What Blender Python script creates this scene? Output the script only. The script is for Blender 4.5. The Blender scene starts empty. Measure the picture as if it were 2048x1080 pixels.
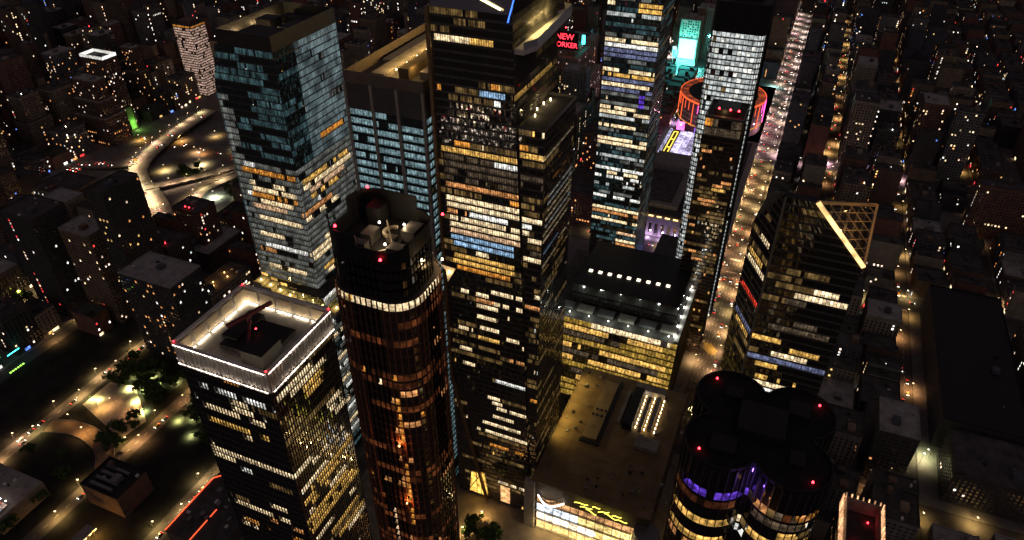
import bpy, math, random
from mathutils import Vector
SC = bpy.context.scene
COL = SC.collection
RAD = math.radians
R = random.Random(11)

# ------------------------------------------------------------------ camera, sky, moonlight, exposure
CAM = Vector((-354.0, 62.0, 430.0)); PITCH = RAD(35.4); YAW = RAD(22.6)
cd = bpy.data.cameras.new('camera'); co = bpy.data.objects.new('camera', cd); COL.objects.link(co)
co.location = CAM; co.rotation_euler = (math.pi/2-PITCH, 0, YAW-math.pi/2)
cd.sensor_width = 36; cd.lens = 36*1434/2048; cd.clip_start = 1; cd.clip_end = 9000
SC.camera = co
W = bpy.data.worlds.new('World'); SC.world = W; W.use_nodes = True
nt = W.node_tree; bg = nt.nodes['Background']
sky = nt.nodes.new('ShaderNodeTexSky'); sky.sky_type = 'NISHITA'; sky.sun_disc = False
sky.sun_elevation = RAD(32); sky.sun_rotation = RAD(250)
mx = nt.nodes.new('ShaderNodeMix'); mx.data_type = 'RGBA'; mx.blend_type = 'ADD'; mx.inputs[0].default_value = 1
mx.inputs[7].default_value = (10.5, 6.9, 7.6, 1)          # light-polluted night air, even over the whole sky
nt.links.new(sky.outputs[0], mx.inputs[6]); nt.links.new(mx.outputs[2], bg.inputs[0])
bg.inputs[1].default_value = 0.004
sl = bpy.data.lights.new('moon', 'SUN'); sl.energy = 0.02; sl.angle = RAD(.5); sl.color = (1, .93, .85)
so = bpy.data.objects.new('moon', sl); COL.objects.link(so); so.rotation_euler = (RAD(58), 0, RAD(-250+180))
vs = SC.view_settings; vs.view_transform = 'Standard'; vs.look = 'None'; vs.exposure = 0.5; vs.gamma = 1; vs.use_curve_mapping = False
cy = SC.cycles
cy.use_denoising = True; cy.max_bounces = 5; cy.diffuse_bounces = 2; cy.glossy_bounces = 3; cy.transmission_bounces = 2
cy.sample_clamp_indirect = 2.0; cy.use_light_tree = True; cy.caustics_reflective = False; cy.caustics_refractive = False

FW = Vector((math.cos(YAW)*math.cos(PITCH), math.sin(YAW)*math.cos(PITCH), -math.sin(PITCH)))
RT = Vector((math.sin(YAW), -math.cos(YAW), 0)); UP = RT.cross(FW)
def view(x, y, z):
    d = Vector((x, y, z))-CAM; w = d.dot(FW)
    if w < 5: return None
    return (d.dot(RT)/w*1434, d.dot(UP)/w*1434, w)
def in_view(x, y, z, m=140):            # only leaves out what this camera and its near neighbours never see
    v = view(x, y, z)
    return v is not None and abs(v[0]) < 1024+m and abs(v[1]) < 540+m

# ------------------------------------------------------------------ mesh helpers
class MB:
    def __init__(s): s.v = []; s.f = []; s.m = []
    def quad(s, a, b, c, d, m=0):
        n = len(s.v); s.v += [tuple(a), tuple(b), tuple(c), tuple(d)]; s.f.append((n, n+1, n+2, n+3)); s.m.append(m)
    def poly(s, pts, m=0):
        n = len(s.v); s.v += [tuple(p) for p in pts]; s.f.append(tuple(range(n, n+len(pts)))); s.m.append(m)
    def hexa(s, b, t, m=0, bottom=True):       # b,t: rings of the same length, counter-clockwise seen from above
        n = len(s.v); k = len(b); s.v += [tuple(p) for p in b]+[tuple(p) for p in t]
        for i in range(k):
            j = (i+1) % k; s.f.append((n+i, n+j, n+k+j, n+k+i)); s.m.append(m)
        s.f.append(tuple(n+k+i for i in range(k))); s.m.append(m)
        if bottom: s.f.append(tuple(n+k-1-i for i in range(k))); s.m.append(m)
    def box(s, x0, x1, y0, y1, z0, z1, m=0, bottom=True):
        s.hexa([(x0, y0, z0), (x1, y0, z0), (x1, y1, z0), (x0, y1, z0)], [(x0, y0, z1), (x1, y0, z1), (x1, y1, z1), (x0, y1, z1)], m, bottom)
    def prism(s, pl, z0, z1, m=0, bottom=False): s.hexa([(x, y, z0) for x, y in pl], [(x, y, z1) for x, y in pl], m, bottom)
    def cyl(s, x, y, z0, z1, r0, r1=None, n=12, m=0, bottom=False):
        r1 = r0 if r1 is None else r1
        c = [(math.cos(2*math.pi*i/n), math.sin(2*math.pi*i/n)) for i in range(n)]
        s.hexa([(x+a*r0, y+b*r0, z0) for a, b in c], [(x+a*r1, y+b*r1, z1) for a, b in c], m, bottom)
    def bar(s, a, b, w, h=None, m=0):          # beam from a to b
        a = Vector(a); b = Vector(b); d = (b-a).normalized(); h = w if h is None else h
        sd = d.cross(Vector((0, 0, 1)))
        if sd.length < .01: sd = Vector((1, 0, 0))
        sd.normalize(); u = sd.cross(d); sd = sd*w/2; u = u*h/2
        A = [a-sd-u, a+sd-u, a+sd+u, a-sd+u]; B = [p+(b-a) for p in A]
        n = len(s.v); s.v += [tuple(p) for p in A+B]
        for q in ((0, 1, 5, 4), (1, 2, 6, 5), (2, 3, 7, 6), (3, 0, 4, 7), (3, 2, 1, 0), (4, 5, 6, 7)):
            s.f.append(tuple(n+i for i in q)); s.m.append(m)
    def mesh(s, name, mats, smooth=False):
        me = bpy.data.meshes.new(name); me.from_pydata(s.v, [], s.f)
        for m in (mats if isinstance(mats, (list, tuple)) else [mats]): me.materials.append(m)
        if any(s.m): me.polygons.foreach_set('material_index', s.m)
        if smooth: me.polygons.foreach_set('use_smooth', [True]*len(s.f))
        return me
    def build(s, name, mats, parent=None, smooth=False, **pr):
        if not s.f: return None
        return link(name, s.mesh(name, mats, smooth), parent, **pr)
def link(name, data, parent=None, loc=None, **pr):
    o = bpy.data.objects.new(name, data); COL.objects.link(o)
    if parent is not None: o.parent = parent
    if loc is not None: o.location = loc
    for k, v in pr.items(): o[k] = v
    return o
def thing(name, label, cat, loc=(0, 0, 0), group=None, rz=0):
    o = link(name, None, None, loc, label=label, category=cat); o.empty_display_size = 1
    if rz: o.rotation_euler = (0, 0, rz)
    if group: o['group'] = group
    return o

# ------------------------------------------------------------------ materials
def nodes(name):
    m = bpy.data.materials.new(name); m.use_nodes = True
    return m, m.node_tree, m.node_tree.nodes['Principled BSDF']
def surf(name, col, rough=.8, var=.35, scale=.25, spec=.3, metal=0, bump=0):
    m, t, p = nodes(name); N = t.nodes; L = t.links
    p.inputs['Roughness'].default_value = rough; p.inputs['Metallic'].default_value = metal; p.inputs['Specular IOR Level'].default_value = spec
    g = N.new('ShaderNodeNewGeometry'); a = N.new('ShaderNodeTexNoise'); a.inputs['Scale'].default_value = scale; a.inputs['Detail'].default_value = 6; a.inputs['Roughness'].default_value = .65
    L.new(g.outputs['Position'], a.inputs['Vector'])
    r = N.new('ShaderNodeMapRange'); r.inputs[1].default_value = .3; r.inputs[2].default_value = .7; r.inputs[3].default_value = 1-var; r.inputs[4].default_value = 1+var
    L.new(a.outputs[0], r.inputs[0])
    x = N.new('ShaderNodeVectorMath'); x.operation = 'SCALE'; x.inputs[0].default_value = col
    L.new(r.outputs[0], x.inputs['Scale']); L.new(x.outputs[0], p.inputs['Base Color'])
    if bump:
        b = N.new('ShaderNodeBump'); b.inputs['Strength'].default_value = bump; b.inputs['Distance'].default_value = .05
        L.new(a.outputs[0], b.inputs['Height']); L.new(b.outputs[0], p.inputs['Normal'])
    return m
def glass(name, col=(.03, .028, .026), rough=.05, ior=3.2, wave=.16):
    m, t, p = nodes(name); N = t.nodes; L = t.links
    p.inputs['Base Color'].default_value = (*col, 1); p.inputs['Roughness'].default_value = rough; p.inputs['IOR'].default_value = ior
    g = N.new('ShaderNodeNewGeometry'); a = N.new('ShaderNodeTexNoise'); a.inputs['Scale'].default_value = .35; a.inputs['Detail'].default_value = 1
    b = N.new('ShaderNodeBump'); b.inputs['Strength'].default_value = wave; b.inputs['Distance'].default_value = .1
    L.new(g.outputs['Position'], a.inputs['Vector']); L.new(a.outputs[0], b.inputs['Height']); L.new(b.outputs[0], p.inputs['Normal'])
    return m
def lit(name, col, st, tex=True, lo=.45, hi=1.3, sample=False, scale=.55):
    m, t, p = nodes(name); N = t.nodes; L = t.links
    p.inputs['Base Color'].default_value = (.03, .03, .03, 1); p.inputs['Roughness'].default_value = .15
    p.inputs['Emission Color'].default_value = (*col, 1); p.inputs['Emission Strength'].default_value = st
    if tex:
        g = N.new('ShaderNodeNewGeometry'); o = N.new('ShaderNodeObjectInfo')
        ad = N.new('ShaderNodeMath'); ad.operation = 'ADD'; L.new(g.outputs['Random Per Island'], ad.inputs[0]); L.new(o.outputs['Random'], ad.inputs[1])
        fr = N.new('ShaderNodeMath'); fr.operation = 'FRACT'; L.new(ad.outputs[0], fr.inputs[0])
        r1 = N.new('ShaderNodeMapRange'); r1.inputs[3].default_value = lo*st; r1.inputs[4].default_value = hi*st; L.new(fr.outputs[0], r1.inputs[0])
        a = N.new('ShaderNodeTexNoise'); a.inputs['Scale'].default_value = scale; a.inputs['Detail'].default_value = 2; a.inputs['Roughness'].default_value = .6
        L.new(g.outputs['Position'], a.inputs['Vector'])
        r2 = N.new('ShaderNodeMapRange'); r2.inputs[1].default_value = .36; r2.inputs[2].default_value = .6; r2.inputs[3].default_value = .35; r2.inputs[4].default_value = 1.15
        L.new(a.outputs[0], r2.inputs[0])
        mu = N.new('ShaderNodeMath'); mu.operation = 'MULTIPLY'; L.new(r1.outputs[0], mu.inputs[0]); L.new(r2.outputs[0], mu.inputs[1])
        vo = N.new('ShaderNodeTexVoronoi'); vo.inputs['Scale'].default_value = scale*1.3; L.new(g.outputs['Position'], vo.inputs['Vector'])
        r4 = N.new('ShaderNodeMapRange'); r4.inputs[3].default_value = .6; r4.inputs[4].default_value = 1.35; L.new(vo.outputs['Color'], r4.inputs[0])
        m3 = N.new('ShaderNodeMath'); m3.operation = 'MULTIPLY'; L.new(mu.outputs[0], m3.inputs[0]); L.new(r4.outputs[0], m3.inputs[1]); mu = m3
        sp = N.new('ShaderNodeSeparateXYZ'); L.new(g.outputs['Normal'], sp.inputs[0])
        r3 = N.new('ShaderNodeMapRange'); r3.inputs[1].default_value = .5; r3.inputs[2].default_value = .9; r3.inputs[3].default_value = 1; r3.inputs[4].default_value = .5; L.new(sp.outputs[2], r3.inputs[0])
        m2 = N.new('ShaderNodeMath'); m2.operation = 'MULTIPLY'; L.new(mu.outputs[0], m2.inputs[0]); L.new(r3.outputs[0], m2.inputs[1])
        L.new(m2.outputs[0], p.inputs['Emission Strength'])
    if not sample: m.cycles.emission_sampling = 'NONE'
    return m
LIT = {
 'c': lit('lit_cream', (1, .75, .43), 1.25), 'w': lit('lit_white', (.95, .94, .86), 1.15), 'y': lit('lit_yellow', (1, .56, .13), .9),
 'a': lit('lit_amber', (1, .38, .06), .75), 'o': lit('lit_orange', (1, .42, .14), .7), 'b': lit('lit_blue_white', (.42, .68, 1), .8),
 'p': lit('lit_peach', (1, .62, .36), .9), 't': lit('lit_teal_white', (.42, .66, .72), .42), 'l': lit('lit_lilac_grey', (.3, .34, .6), .42),
 'd': lit('lit_dim', (.6, .42, .26), .13), 'r': lit('lit_red', (1, .06, .03), .9), 'v': lit('lit_violet', (.22, .08, 1), .55),
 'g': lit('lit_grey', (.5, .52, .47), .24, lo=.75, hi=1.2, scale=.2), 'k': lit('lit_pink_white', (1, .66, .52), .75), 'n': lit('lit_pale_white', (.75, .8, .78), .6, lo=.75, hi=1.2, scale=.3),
 'D': lit('lit_dim_yellow', (1, .6, .1), .3, hi=1.6), 'G': lit('lit_sheen_grey', (.42, .58, .62), .19, lo=.7, hi=1.25, scale=.12),
 'e': lit('lit_sheen_warm', (1, .6, .2), .085, lo=.25, hi=1.7, scale=.3), 'f': lit('lit_sheen_teal', (.3, .62, .68), .085, lo=.4, hi=1.5, scale=.3), 'h': lit('lit_sheen_bronze', (1, .27, .08), .042, lo=.1, hi=2.2, scale=.3)}  # faint emission standing in for reflected sheen and dim rooms on unlit glass
LK = list(LIT); LM = [LIT[k] for k in LK]
G_DARK = glass('dark_glass'); G_BLUE = glass('teal_glass', (.035, .055, .058), .05, 3.6, .3); G_BLACK = glass('black_glass', (.016, .013, .013), .08, 2.5)
G_BRONZE = glass('bronze_glass', (.05, .026, .016), .07, 2.9)
M_MULL = surf('dark_mullion', (.05, .047, .045), .5, .2); M_BAND = surf('dark_spandrel', (.1, .092, .085), .4, .3)
M_STONE = surf('pale_stone', (.34, .31, .27), .75, .2); M_BROWN = surf('brown_stone', (.2, .09, .05), .7, .25)
M_BLACK = surf('black_metal', (.015, .015, .016), .6, .2); M_ROOF = surf('roof_membrane', (.07, .066, .062), .9, .5, .12)
M_ROOFP = surf('pale_roof', (.3, .29, .27), .9, .35, .15); M_CONC = surf('concrete', (.26, .24, .21), .85, .3, .2)
M_ASPH = surf('asphalt', (.1, .088, .075), .85, .35, .08); M_GROUND = surf('city_ground', (.055, .05, .047), .95, .4, .03)
M_PAVE = surf('pavement', (.17, .155, .14), .9, .3, .1); M_PLAZA = surf('plaza_paving', (.24, .2, .15), .8, .3, .15)
M_MARK = surf('road_paint', (.6, .58, .52), .8, .25, .6); M_GRASS = surf('grass', (.03, .055, .018), .95, .5, .5)
M_YARD = surf('bare_yard', (.028, .027, .02), .95, .5, .08); M_STEEL = surf('grey_steel', (.2, .2, .2), .45, .2, metal=.5); M_WHITE = surf('white_panel', (.62, .6, .56), .6, .15)
M_MALLROOF = surf('tan_roof', (.2, .145, .075), .9, .35, .06)
WALLS = [surf('wall_%s' % n, c, .9, .3, .15) for n, c in (('brick_red', (.2, .095, .07)), ('brick_brown', (.16, .105, .08)), ('beige', (.3, .25, .19)), ('grey', (.2, .19, .18)), ('dark', (.07, .065, .065)), ('tan', (.24, .18, .12)), ('slate', (.09, .095, .11)))]
WN = ['red brick', 'brown brick', 'beige', 'grey', 'dark', 'tan', 'slate']
def glow(name, col, st, sample=True): return lit(name, col, st, tex=False, sample=sample)
E_RED = glow('beacon_red', (1, .02, .03), 14, False); E_LAMP = glow('lamp_warm', (1, .72, .38), 9, False); E_LAMPW = glow('lamp_white', (1, .93, .8), 9, False)
E_HEAD = glow('headlight_white', (1, .93, .82), 9, False); E_TAIL = glow('taillight_red', (1, .04, .03), 7, False)
E_STRIPW = glow('strip_white', (1, .86, .68), 5, True); E_GOLD = glow('strip_gold', (1, .6, .2), 3.2, True)
E_NEONR = glow('neon_red', (1, .03, .05), 3.0, False); E_ORANGE = glow('led_orange', (1, .12, .03), 1.1, False); E_CYAN = glow('led_cyan', (.05, .95, .9), 5, True)
E_PINK = glow('led_pink', (1, .08, .4), 2.4, False); E_VIOLET = glow('led_violet', (.2, .1, 1), 2.2, True); E_BLUE = glow('led_blue', (.05, .16, 1), 2.4, False)
E_GREEN = glow('lamp_green', (.35, 1, .1), 2.2, False)

def lamp_light(parent, loc, power, col=(1, .68, .36), size=.4, spot=None, aim=None):
    l = bpy.data.lights.new('lamp_light', 'SPOT' if spot else 'POINT'); l.energy = power; l.color = col; l.shadow_soft_size = size
    if spot: l.spot_size = RAD(spot); l.spot_blend = .6
    o = bpy.data.objects.new('lamp_light', l); COL.objects.link(o); o.parent = parent; o.location = loc
    if aim is not None: o.rotation_euler = Vector(aim).to_track_quat('-Z', 'Y').to_euler()
    return o
def beacon(parent, x, y, z, r=.55, m=None):
    b = MB(); b.cyl(x, y, z, z+r*.9, r*.35, r*.35, 6, 0); b.cyl(x, y, z+r*.9, z+r*2.2, r, r*.6, 8, 1); b.build('beacon', [M_STEEL, m or E_RED], parent)

# ------------------------------------------------------------------ tower with panes, floor bands and mullions
def lerp(a, b, t): return a+(b-a)*t
FACE = {'S': 0, 'E': 1, 'N': 2, 'W': 3}
def tower(root, ring, z0, z1, fh, bays, rows=(), lit_fn=None, glassm=G_DARK, bandm=M_BAND, mullm=M_MULL, coremat=M_BLACK, band_h=1.0, band_out=.12, mw=.16, mo=.22,
          p_run=.08, p_one=.02, pal='ccwy', quota=300, seed=1, vis=(3, 0), bands=True, tilt=.006, mull_every=1, litfaces=None, name_pane='window_pane', cap=M_ROOF, blank=(), dim='e', p_dim=.55, deep=True):
    rd = random.Random(seed); n = len(ring(z0)); nf = max(1, int(round((z1-z0)/fh))); fh = (z1-z0)/nf
    nb = bays if isinstance(bays, (list, tuple)) else [bays]*n
    lm = {}
    for k in range(nf):                                # faint glow painted on part of the glass for sheen and dim interiors
        for fi in range(n):
            if n > 8 and fi: break
            if rd.random() < p_dim:
                a = rd.uniform(-.5, .7); b = a+rd.uniform(.3, 1.1)
                if n > 8:
                    for q in range(n):
                        if a <= q/n <= b and rd.random() < .9: lm[q, k, 0] = dim
                else:
                    for j in range(nb[fi]):
                        if a <= j/nb[fi] <= b and rd.random() < .93: lm[fi, k, j] = dim
    for fi in range(n):
        if litfaces is not None and fi not in litfaces: continue
        for k in range(nf):
            if rd.random() < p_run:
                a = rd.random()*.8; b = a+rd.uniform(.1, .6); c = rd.choice(pal)
                for j in range(nb[fi]):
                    if a <= j/nb[fi] <= b and rd.random() < .85: lm[fi, k, j] = c
            for j in range(nb[fi]):
                if rd.random() < p_one: lm[fi, k, j] = rd.choice(pal)
    for fc, z, u0, u1, c, dn in rows:
        fi = FACE[fc]; k = int((z-z0)/fh)
        if not 0 <= k < nf: continue
        on = True; N = nb[fi]
        for j in range(N):
            if u0-.5/N <= (j+.5)/N <= u1+.5/N:
                if rd.random() < .35: on = rd.random() < dn**.5
                if on: lm[fi, k, j] = c
                else: lm.pop((fi, k, j), None)
    if lit_fn: lit_fn(lm, n, nf, z0, fh, rd)
    for fi, k0, k1 in blank:
        for k in range(k0, k1):
            for j in range(nb[fi]): lm.pop((fi, k, j), None)
    DI = 3.4 if deep else .35
    core = MB(); un = MB(); li = MB(); mu = MB(); objs = []
    def ins(pts, d):
        cx = sum(p[0] for p in pts)/len(pts); cy_ = sum(p[1] for p in pts)/len(pts); out = []
        for x, y in pts:
            l = math.hypot(x-cx, y-cy_); s = (l-d)/l; out.append((cx+(x-cx)*s, cy_+(y-cy_)*s))
        return out
    steps = max(1, nf//6); zs = [lerp(z0, z1, i/steps) for i in range(steps+1)]
    for i in range(steps):
        a = [(x, y, zs[i]) for x, y in ins(ring(zs[i]), DI)]; b = [(x, y, zs[i+1]) for x, y in ins(ring(zs[i+1]), DI)]
        for q in range(n): w = (q+1) % n; core.quad(a[q], a[w], b[w], b[q], 0)
    core.build('wall', coremat, root)
    rf = MB(); rf.poly([(x, y, z1+.02) for x, y in ins(ring(z1), .05)]); rf.build('roof', cap, root)
    const = ring(z0) == ring(z1); bm_ = None
    for k in range(nf):
        za = z0+k*fh; zb = za+fh; zp = za+band_h
        ra = ring(zp); rb = ring(zb)
        if bands:
            if const and bm_ is not None: link('floor_band', bm_, root, (0, 0, k*fh))
            else:
                b = MB(); o = [(x, y) for x, y in ins(ring(za), -band_out)]; i_ = ins(ring(za), .3); o2 = ins(ring(zp), -band_out); i2 = ins(ring(zp), .3)
                for q in range(n):
                    w = (q+1) % n
                    b.quad((*o[q], za), (*o[w], za), (*o2[w], zp), (*o2[q], zp)); b.quad((*o2[q], zp), (*o2[w], zp), (*i2[w], zp), (*i2[q], zp)); b.quad((*o[w], za), (*o[q], za), (*i_[q], za), (*i_[w], za))
                ob = b.build('floor_band', bandm, root)
                if const: bm_ = ob.data
        for fi in range(n):
            a0 = ra[fi]; a1 = ra[(fi+1) % n]; b0 = rb[fi]; b1 = rb[(fi+1) % n]; N = nb[fi]
            dx = a1[0]-a0[0]; dy = a1[1]-a0[1]; L = math.hypot(dx, dy)
            if L < .05: continue
            nx = dy/L; ny = -dx/L; g = min(.08, .03*L/N)
            for j in range(N):
                t0 = j/N+g/L; t1 = (j+1)/N-g/L
                c = lm.get((fi, k, j)); s = L/N; e = rd.gauss(0, tilt)*s; h = rd.gauss(0, tilt)*fh
                if c: e = h = 0
                P = [(lerp(a0[0], a1[0], t0)+nx*(-e-h), lerp(a0[1], a1[1], t0)+ny*(-e-h), zp), (lerp(a0[0], a1[0], t1)+nx*(e-h), lerp(a0[1], a1[1], t1)+ny*(e-h), zp),
                     (lerp(b0[0], b1[0], t1)+nx*(e+h), lerp(b0[1], b1[1], t1)+ny*(e+h), zb), (lerp(b0[0], b1[0], t0)+nx*(-e+h), lerp(b0[1], b1[1], t0)+ny*(-e+h), zb)]
                if c and c not in 'efhG': objs.append((0 if fi in vis else 1, -za, P, c, (nx, ny)))
                elif c: objs.append((2, -za, P, c, (nx, ny)))
                else: un.quad(*P)
            if k == 0:
                c0 = ring(z0); c1 = ring(z1)
                p0 = c0[fi]; p1 = c0[(fi+1) % n]; q0 = c1[fi]; q1 = c1[(fi+1) % n]
                tx = dx/L*mw/2; ty = dy/L*mw/2
                for j in range(0, N+1, mull_every):
                    t = j/N
                    A = (lerp(p0[0], p1[0], t), lerp(p0[1], p1[1], t)); B = (lerp(q0[0], q1[0], t), lerp(q0[1], q1[1], t))
                    f = [(A[0]-tx+nx*mo, A[1]-ty+ny*mo, z0), (A[0]+tx+nx*mo, A[1]+ty+ny*mo, z0), (B[0]+tx+nx*mo, B[1]+ty+ny*mo, z1), (B[0]-tx+nx*mo, B[1]-ty+ny*mo, z1)]
                    bk = [(A[0]-tx-nx*.2, A[1]-ty-ny*.2, z0), (A[0]+tx-nx*.2, A[1]+ty-ny*.2, z0), (B[0]+tx-nx*.2, B[1]+ty-ny*.2, z1), (B[0]-tx-nx*.2, B[1]-ty-ny*.2, z1)]
                    mu.quad(*f); mu.quad(bk[0], f[0], f[3], bk[3]); mu.quad(f[1], bk[1], bk[2], f[2]); mu.quad(f[3], f[2], bk[2], bk[3])
    un.build('glazing', glassm, root, kind='stuff'); mu.build('mullions', mullm, root, kind='stuff')
    objs.sort(key=lambda t: (t[0], t[1]))
    def room(b, P, c, nv, m):
        if not deep or c in 'efhG': b.quad(*P, m); return
        d = (-nv[0]*1.25, -nv[1]*1.25); Q = [(p[0]+d[0], p[1]+d[1], p[2]) for p in P]
        b.quad(Q[0], Q[1], Q[2], Q[3], m); b.quad((P[0][0], P[0][1], P[0][2]+.03), (P[1][0], P[1][1], P[1][2]+.03), (Q[1][0], Q[1][1], Q[1][2]+.03), (Q[0][0], Q[0][1], Q[0][2]+.03), m)
    for i, (g_, _, P, c, nv) in enumerate(objs):
        if i < quota and g_ < 2:
            b = MB(); room(b, P, c, nv, 0); b.build(name_pane, LIT[c], root)
        else: room(li, P, c, nv, LK.index(c))
    li.build('lit_panes', LM, root, kind='stuff')
def rect(x0, x1, y0, y1): return lambda z: [(x0, y0), (x1, y0), (x1, y1), (x0, y1)]
def rpoly(cx, cy_, hx, hy, r, n=6, p=1):
    o = []
    for sx, sy, a0 in ((1, 1, 0), (-1, 1, 90), (-1, -1, 180), (1, -1, 270)):
        for i in range(n+1):
            a = RAD(a0+90*i/n); o.append((cx+sx*(hx-r)+r*math.cos(a), cy_+sy*(hy-r)+r*math.sin(a)))
    return o
def roofbox(root, x0, x1, y0, y1, z0, z1, m=M_BLACK, name='roof_plant'):
    b = MB(); b.box(x0, x1, y0, y1, z0, z1); b.build(name, m, root)
def parapet(root, x0, x1, y0, y1, z0, z1, t=.5, m=M_BAND):
    for a in ((x0, x1, y0, y0+t), (x0, x1, y1-t, y1), (x0, x0+t, y0+t, y1-t), (x1-t, x1, y0+t, y1-t)):
        b = MB(); b.box(*a, z0, z1); b.build('parapet', m, root)

# ------------------------------------------------------------------ the setting: ground, streets, pavements
b = MB(); b.quad((-3000, -4000, 0), (6000, -4000, 0), (6000, 6000, 0), (-3000, 6000, 0)); b.build('ground', M_GROUND, kind='structure')
AVE = [-235, 40, 300, 575, 850, 1125, 1400, 1675, 1950]
SY = {31: 84.0, 33: 214.0, 34: 297.0, 35: 398.0, 36: 474.0, 37: 557.0}
for k in range(30, 13, -1): SY[k] = 84-80*(31-k)
for k in range(38, 62): SY[k] = 557+80*(k-37)
NSTREET = sorted(SY)
AW, SW = 20, 11
for i, x in enumerate(AVE):
    b = MB(); b.quad((x-AW/2, -1300, .03), (x+AW/2, -1300, .03), (x+AW/2, 2500, .03), (x-AW/2, 2500, .03)); b.build('avenue', M_ASPH, kind='structure')
for k in NSTREET:
    y = SY[k]; x0 = 40 if k in (31,) else -245; w = 9 if k == 34 else SW/2 if k != 31 else 10.5
    b = MB(); b.quad((x0, y-w, .02), (2200, y-w, .02), (2200, y+w, .02), (x0, y+w, .02)); b.build('street', M_ASPH, kind='structure')
def pave(x0, x1, y0, y1, m=M_PAVE, h=.15, name='pavement'):
    b = MB(); b.box(x0, x1, y0, y1, -.1, h, 0, False); b.build(name, m, kind='structure')
# painted markings on the brighter streets
for k, dens in ((31, 1), (30, 1), (29, 1), (35, 1), (36, 1), (37, 1), (28, 1)):
    b = MB(); y = SY[k]
    for x in range(50 if k == 31 else -220, 1300, 9):
        for o in ((-6.4, -3, .3, 3.6, 6.8) if k == 31 else (0,)): b.quad((x, y+o-.12, .036), (x+3.2, y+o-.12, .036), (x+3.2, y+o+.12, .036), (x, y+o+.12, .036))
    for ax in AVE[:5]:
        for s in (-1, 1):
            for q in range(-6, 7):
                yy = y+q*.95
                if abs(q*.95) < 5: b.quad((ax+s*12.2-1.4, yy-.25, .036), (ax+s*12.2+1.4, yy-.25, .036), (ax+s*12.2+1.4, yy+.25, .036), (ax+s*12.2-1.4, yy+.25, .036))
    b.build('road_markings', M_MARK, kind='structure')
b = MB()                                          # yellow box junction beyond the glass block
for q in range(-6, 7):
    b.bar((160+max(-6, q-6)*1.2, 84+max(-6, -q-6)*1.0, .05), (160+min(6, q+6)*1.2, 84+min(6, 6-q)*1.0, .05), .35, .02)
b.build('box_junction_paint', surf('yellow_paint', (.6, .42, .08), .8, .2), kind='structure')
pave(-222, 28, 8, 296, M_PLAZA, .12, 'plaza')
pave(54, 288, 94, 290, M_PAVE, .14); pave(314, 562, 94, 206); pave(590, 836, 94, 206); pave(-222, 28, 306, 388); pave(54, 288, 306, 388)

# ------------------------------------------------------------------ hero towers
# 1. square tower with the white-lit roof rim (left foreground)
t = thing('glass_office_tower', 'dark gridded square tower with a white-lit rim round its flat roof', 'tower')
X0, X1, Y0, Y1 = -203, -161, 228, 274
rows55 = [('W', 215, .15, 1, 'w', .5), ('W', 222, .5, .64, 'a', .9), ('W', 204, .13, .82, 'c', .8), ('W', 213, .5, .66, 'c', 1), ('W', 209, .5, .7, 'c', .9), ('W', 193, .14, .81, 'y', .8), ('W', 189, .52, .6, 'c', 1), ('W', 173, .02, .97, 'c', .92), ('W', 169, .03, .28, 'c', .7), ('W', 166, .34, .63, 'w', .7), ('W', 135, .08, .98, 'c', .6), ('W', 125, .11, .86, 'a', .5), ('W', 131, .4, .9, 'o', .4), ('W', 146, .6, .75, 'c', .6), ('W', 118, .1, .9, 'c', .4),
 ('S', 219, .04, .58, 'c', 1), ('S', 215, .25, .8, 'c', .8), ('S', 211, .41, .72, 'y', .8), ('S', 207, .45, .7, 'y', .7), ('S', 181, .82, .99, 'c', .9), ('S', 173, 0, .3, 'c', .8), ('S', 168, .3, .86, 'c', .5), ('S', 160, .1, .99, 'c', .5), ('S', 156, .2, .99, 'y', .6), ('S', 151, .06, .9, 'y', .7), ('S', 147, .04, .89, 'y', .75), ('S', 143, .1, .8, 'c', .6), ('S', 139, .02, .82, 'y', .85), ('S', 135, .0, .9, 'y', .8), ('S', 130, .02, .99, 'y', .85), ('S', 122, .1, .9, 'c', .5), ('S', 114, 0, .9, 'y', .6), ('S', 106, .4, 1, 'y', .6), ('S', 102, .5, 1, 'c', .6), ('S', 98, .5, 1, 'y', .6), ('S', 190, .7, .95, 'c', .4), ('S', 185, .75, 1, 'c', .5)]
tower(t, rect(X0, X1, Y0, Y1), 0, 226, 4.2, [28, 28, 28, 28], rows55, glassm=G_DARK, p_run=.02, p_one=.008, p_dim=.1, seed=55, mw=.2, mo=.35, band_h=.8)
RIMW = surf('pale_rim_panel', (.5, .47, .42), .6, .15)
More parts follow.
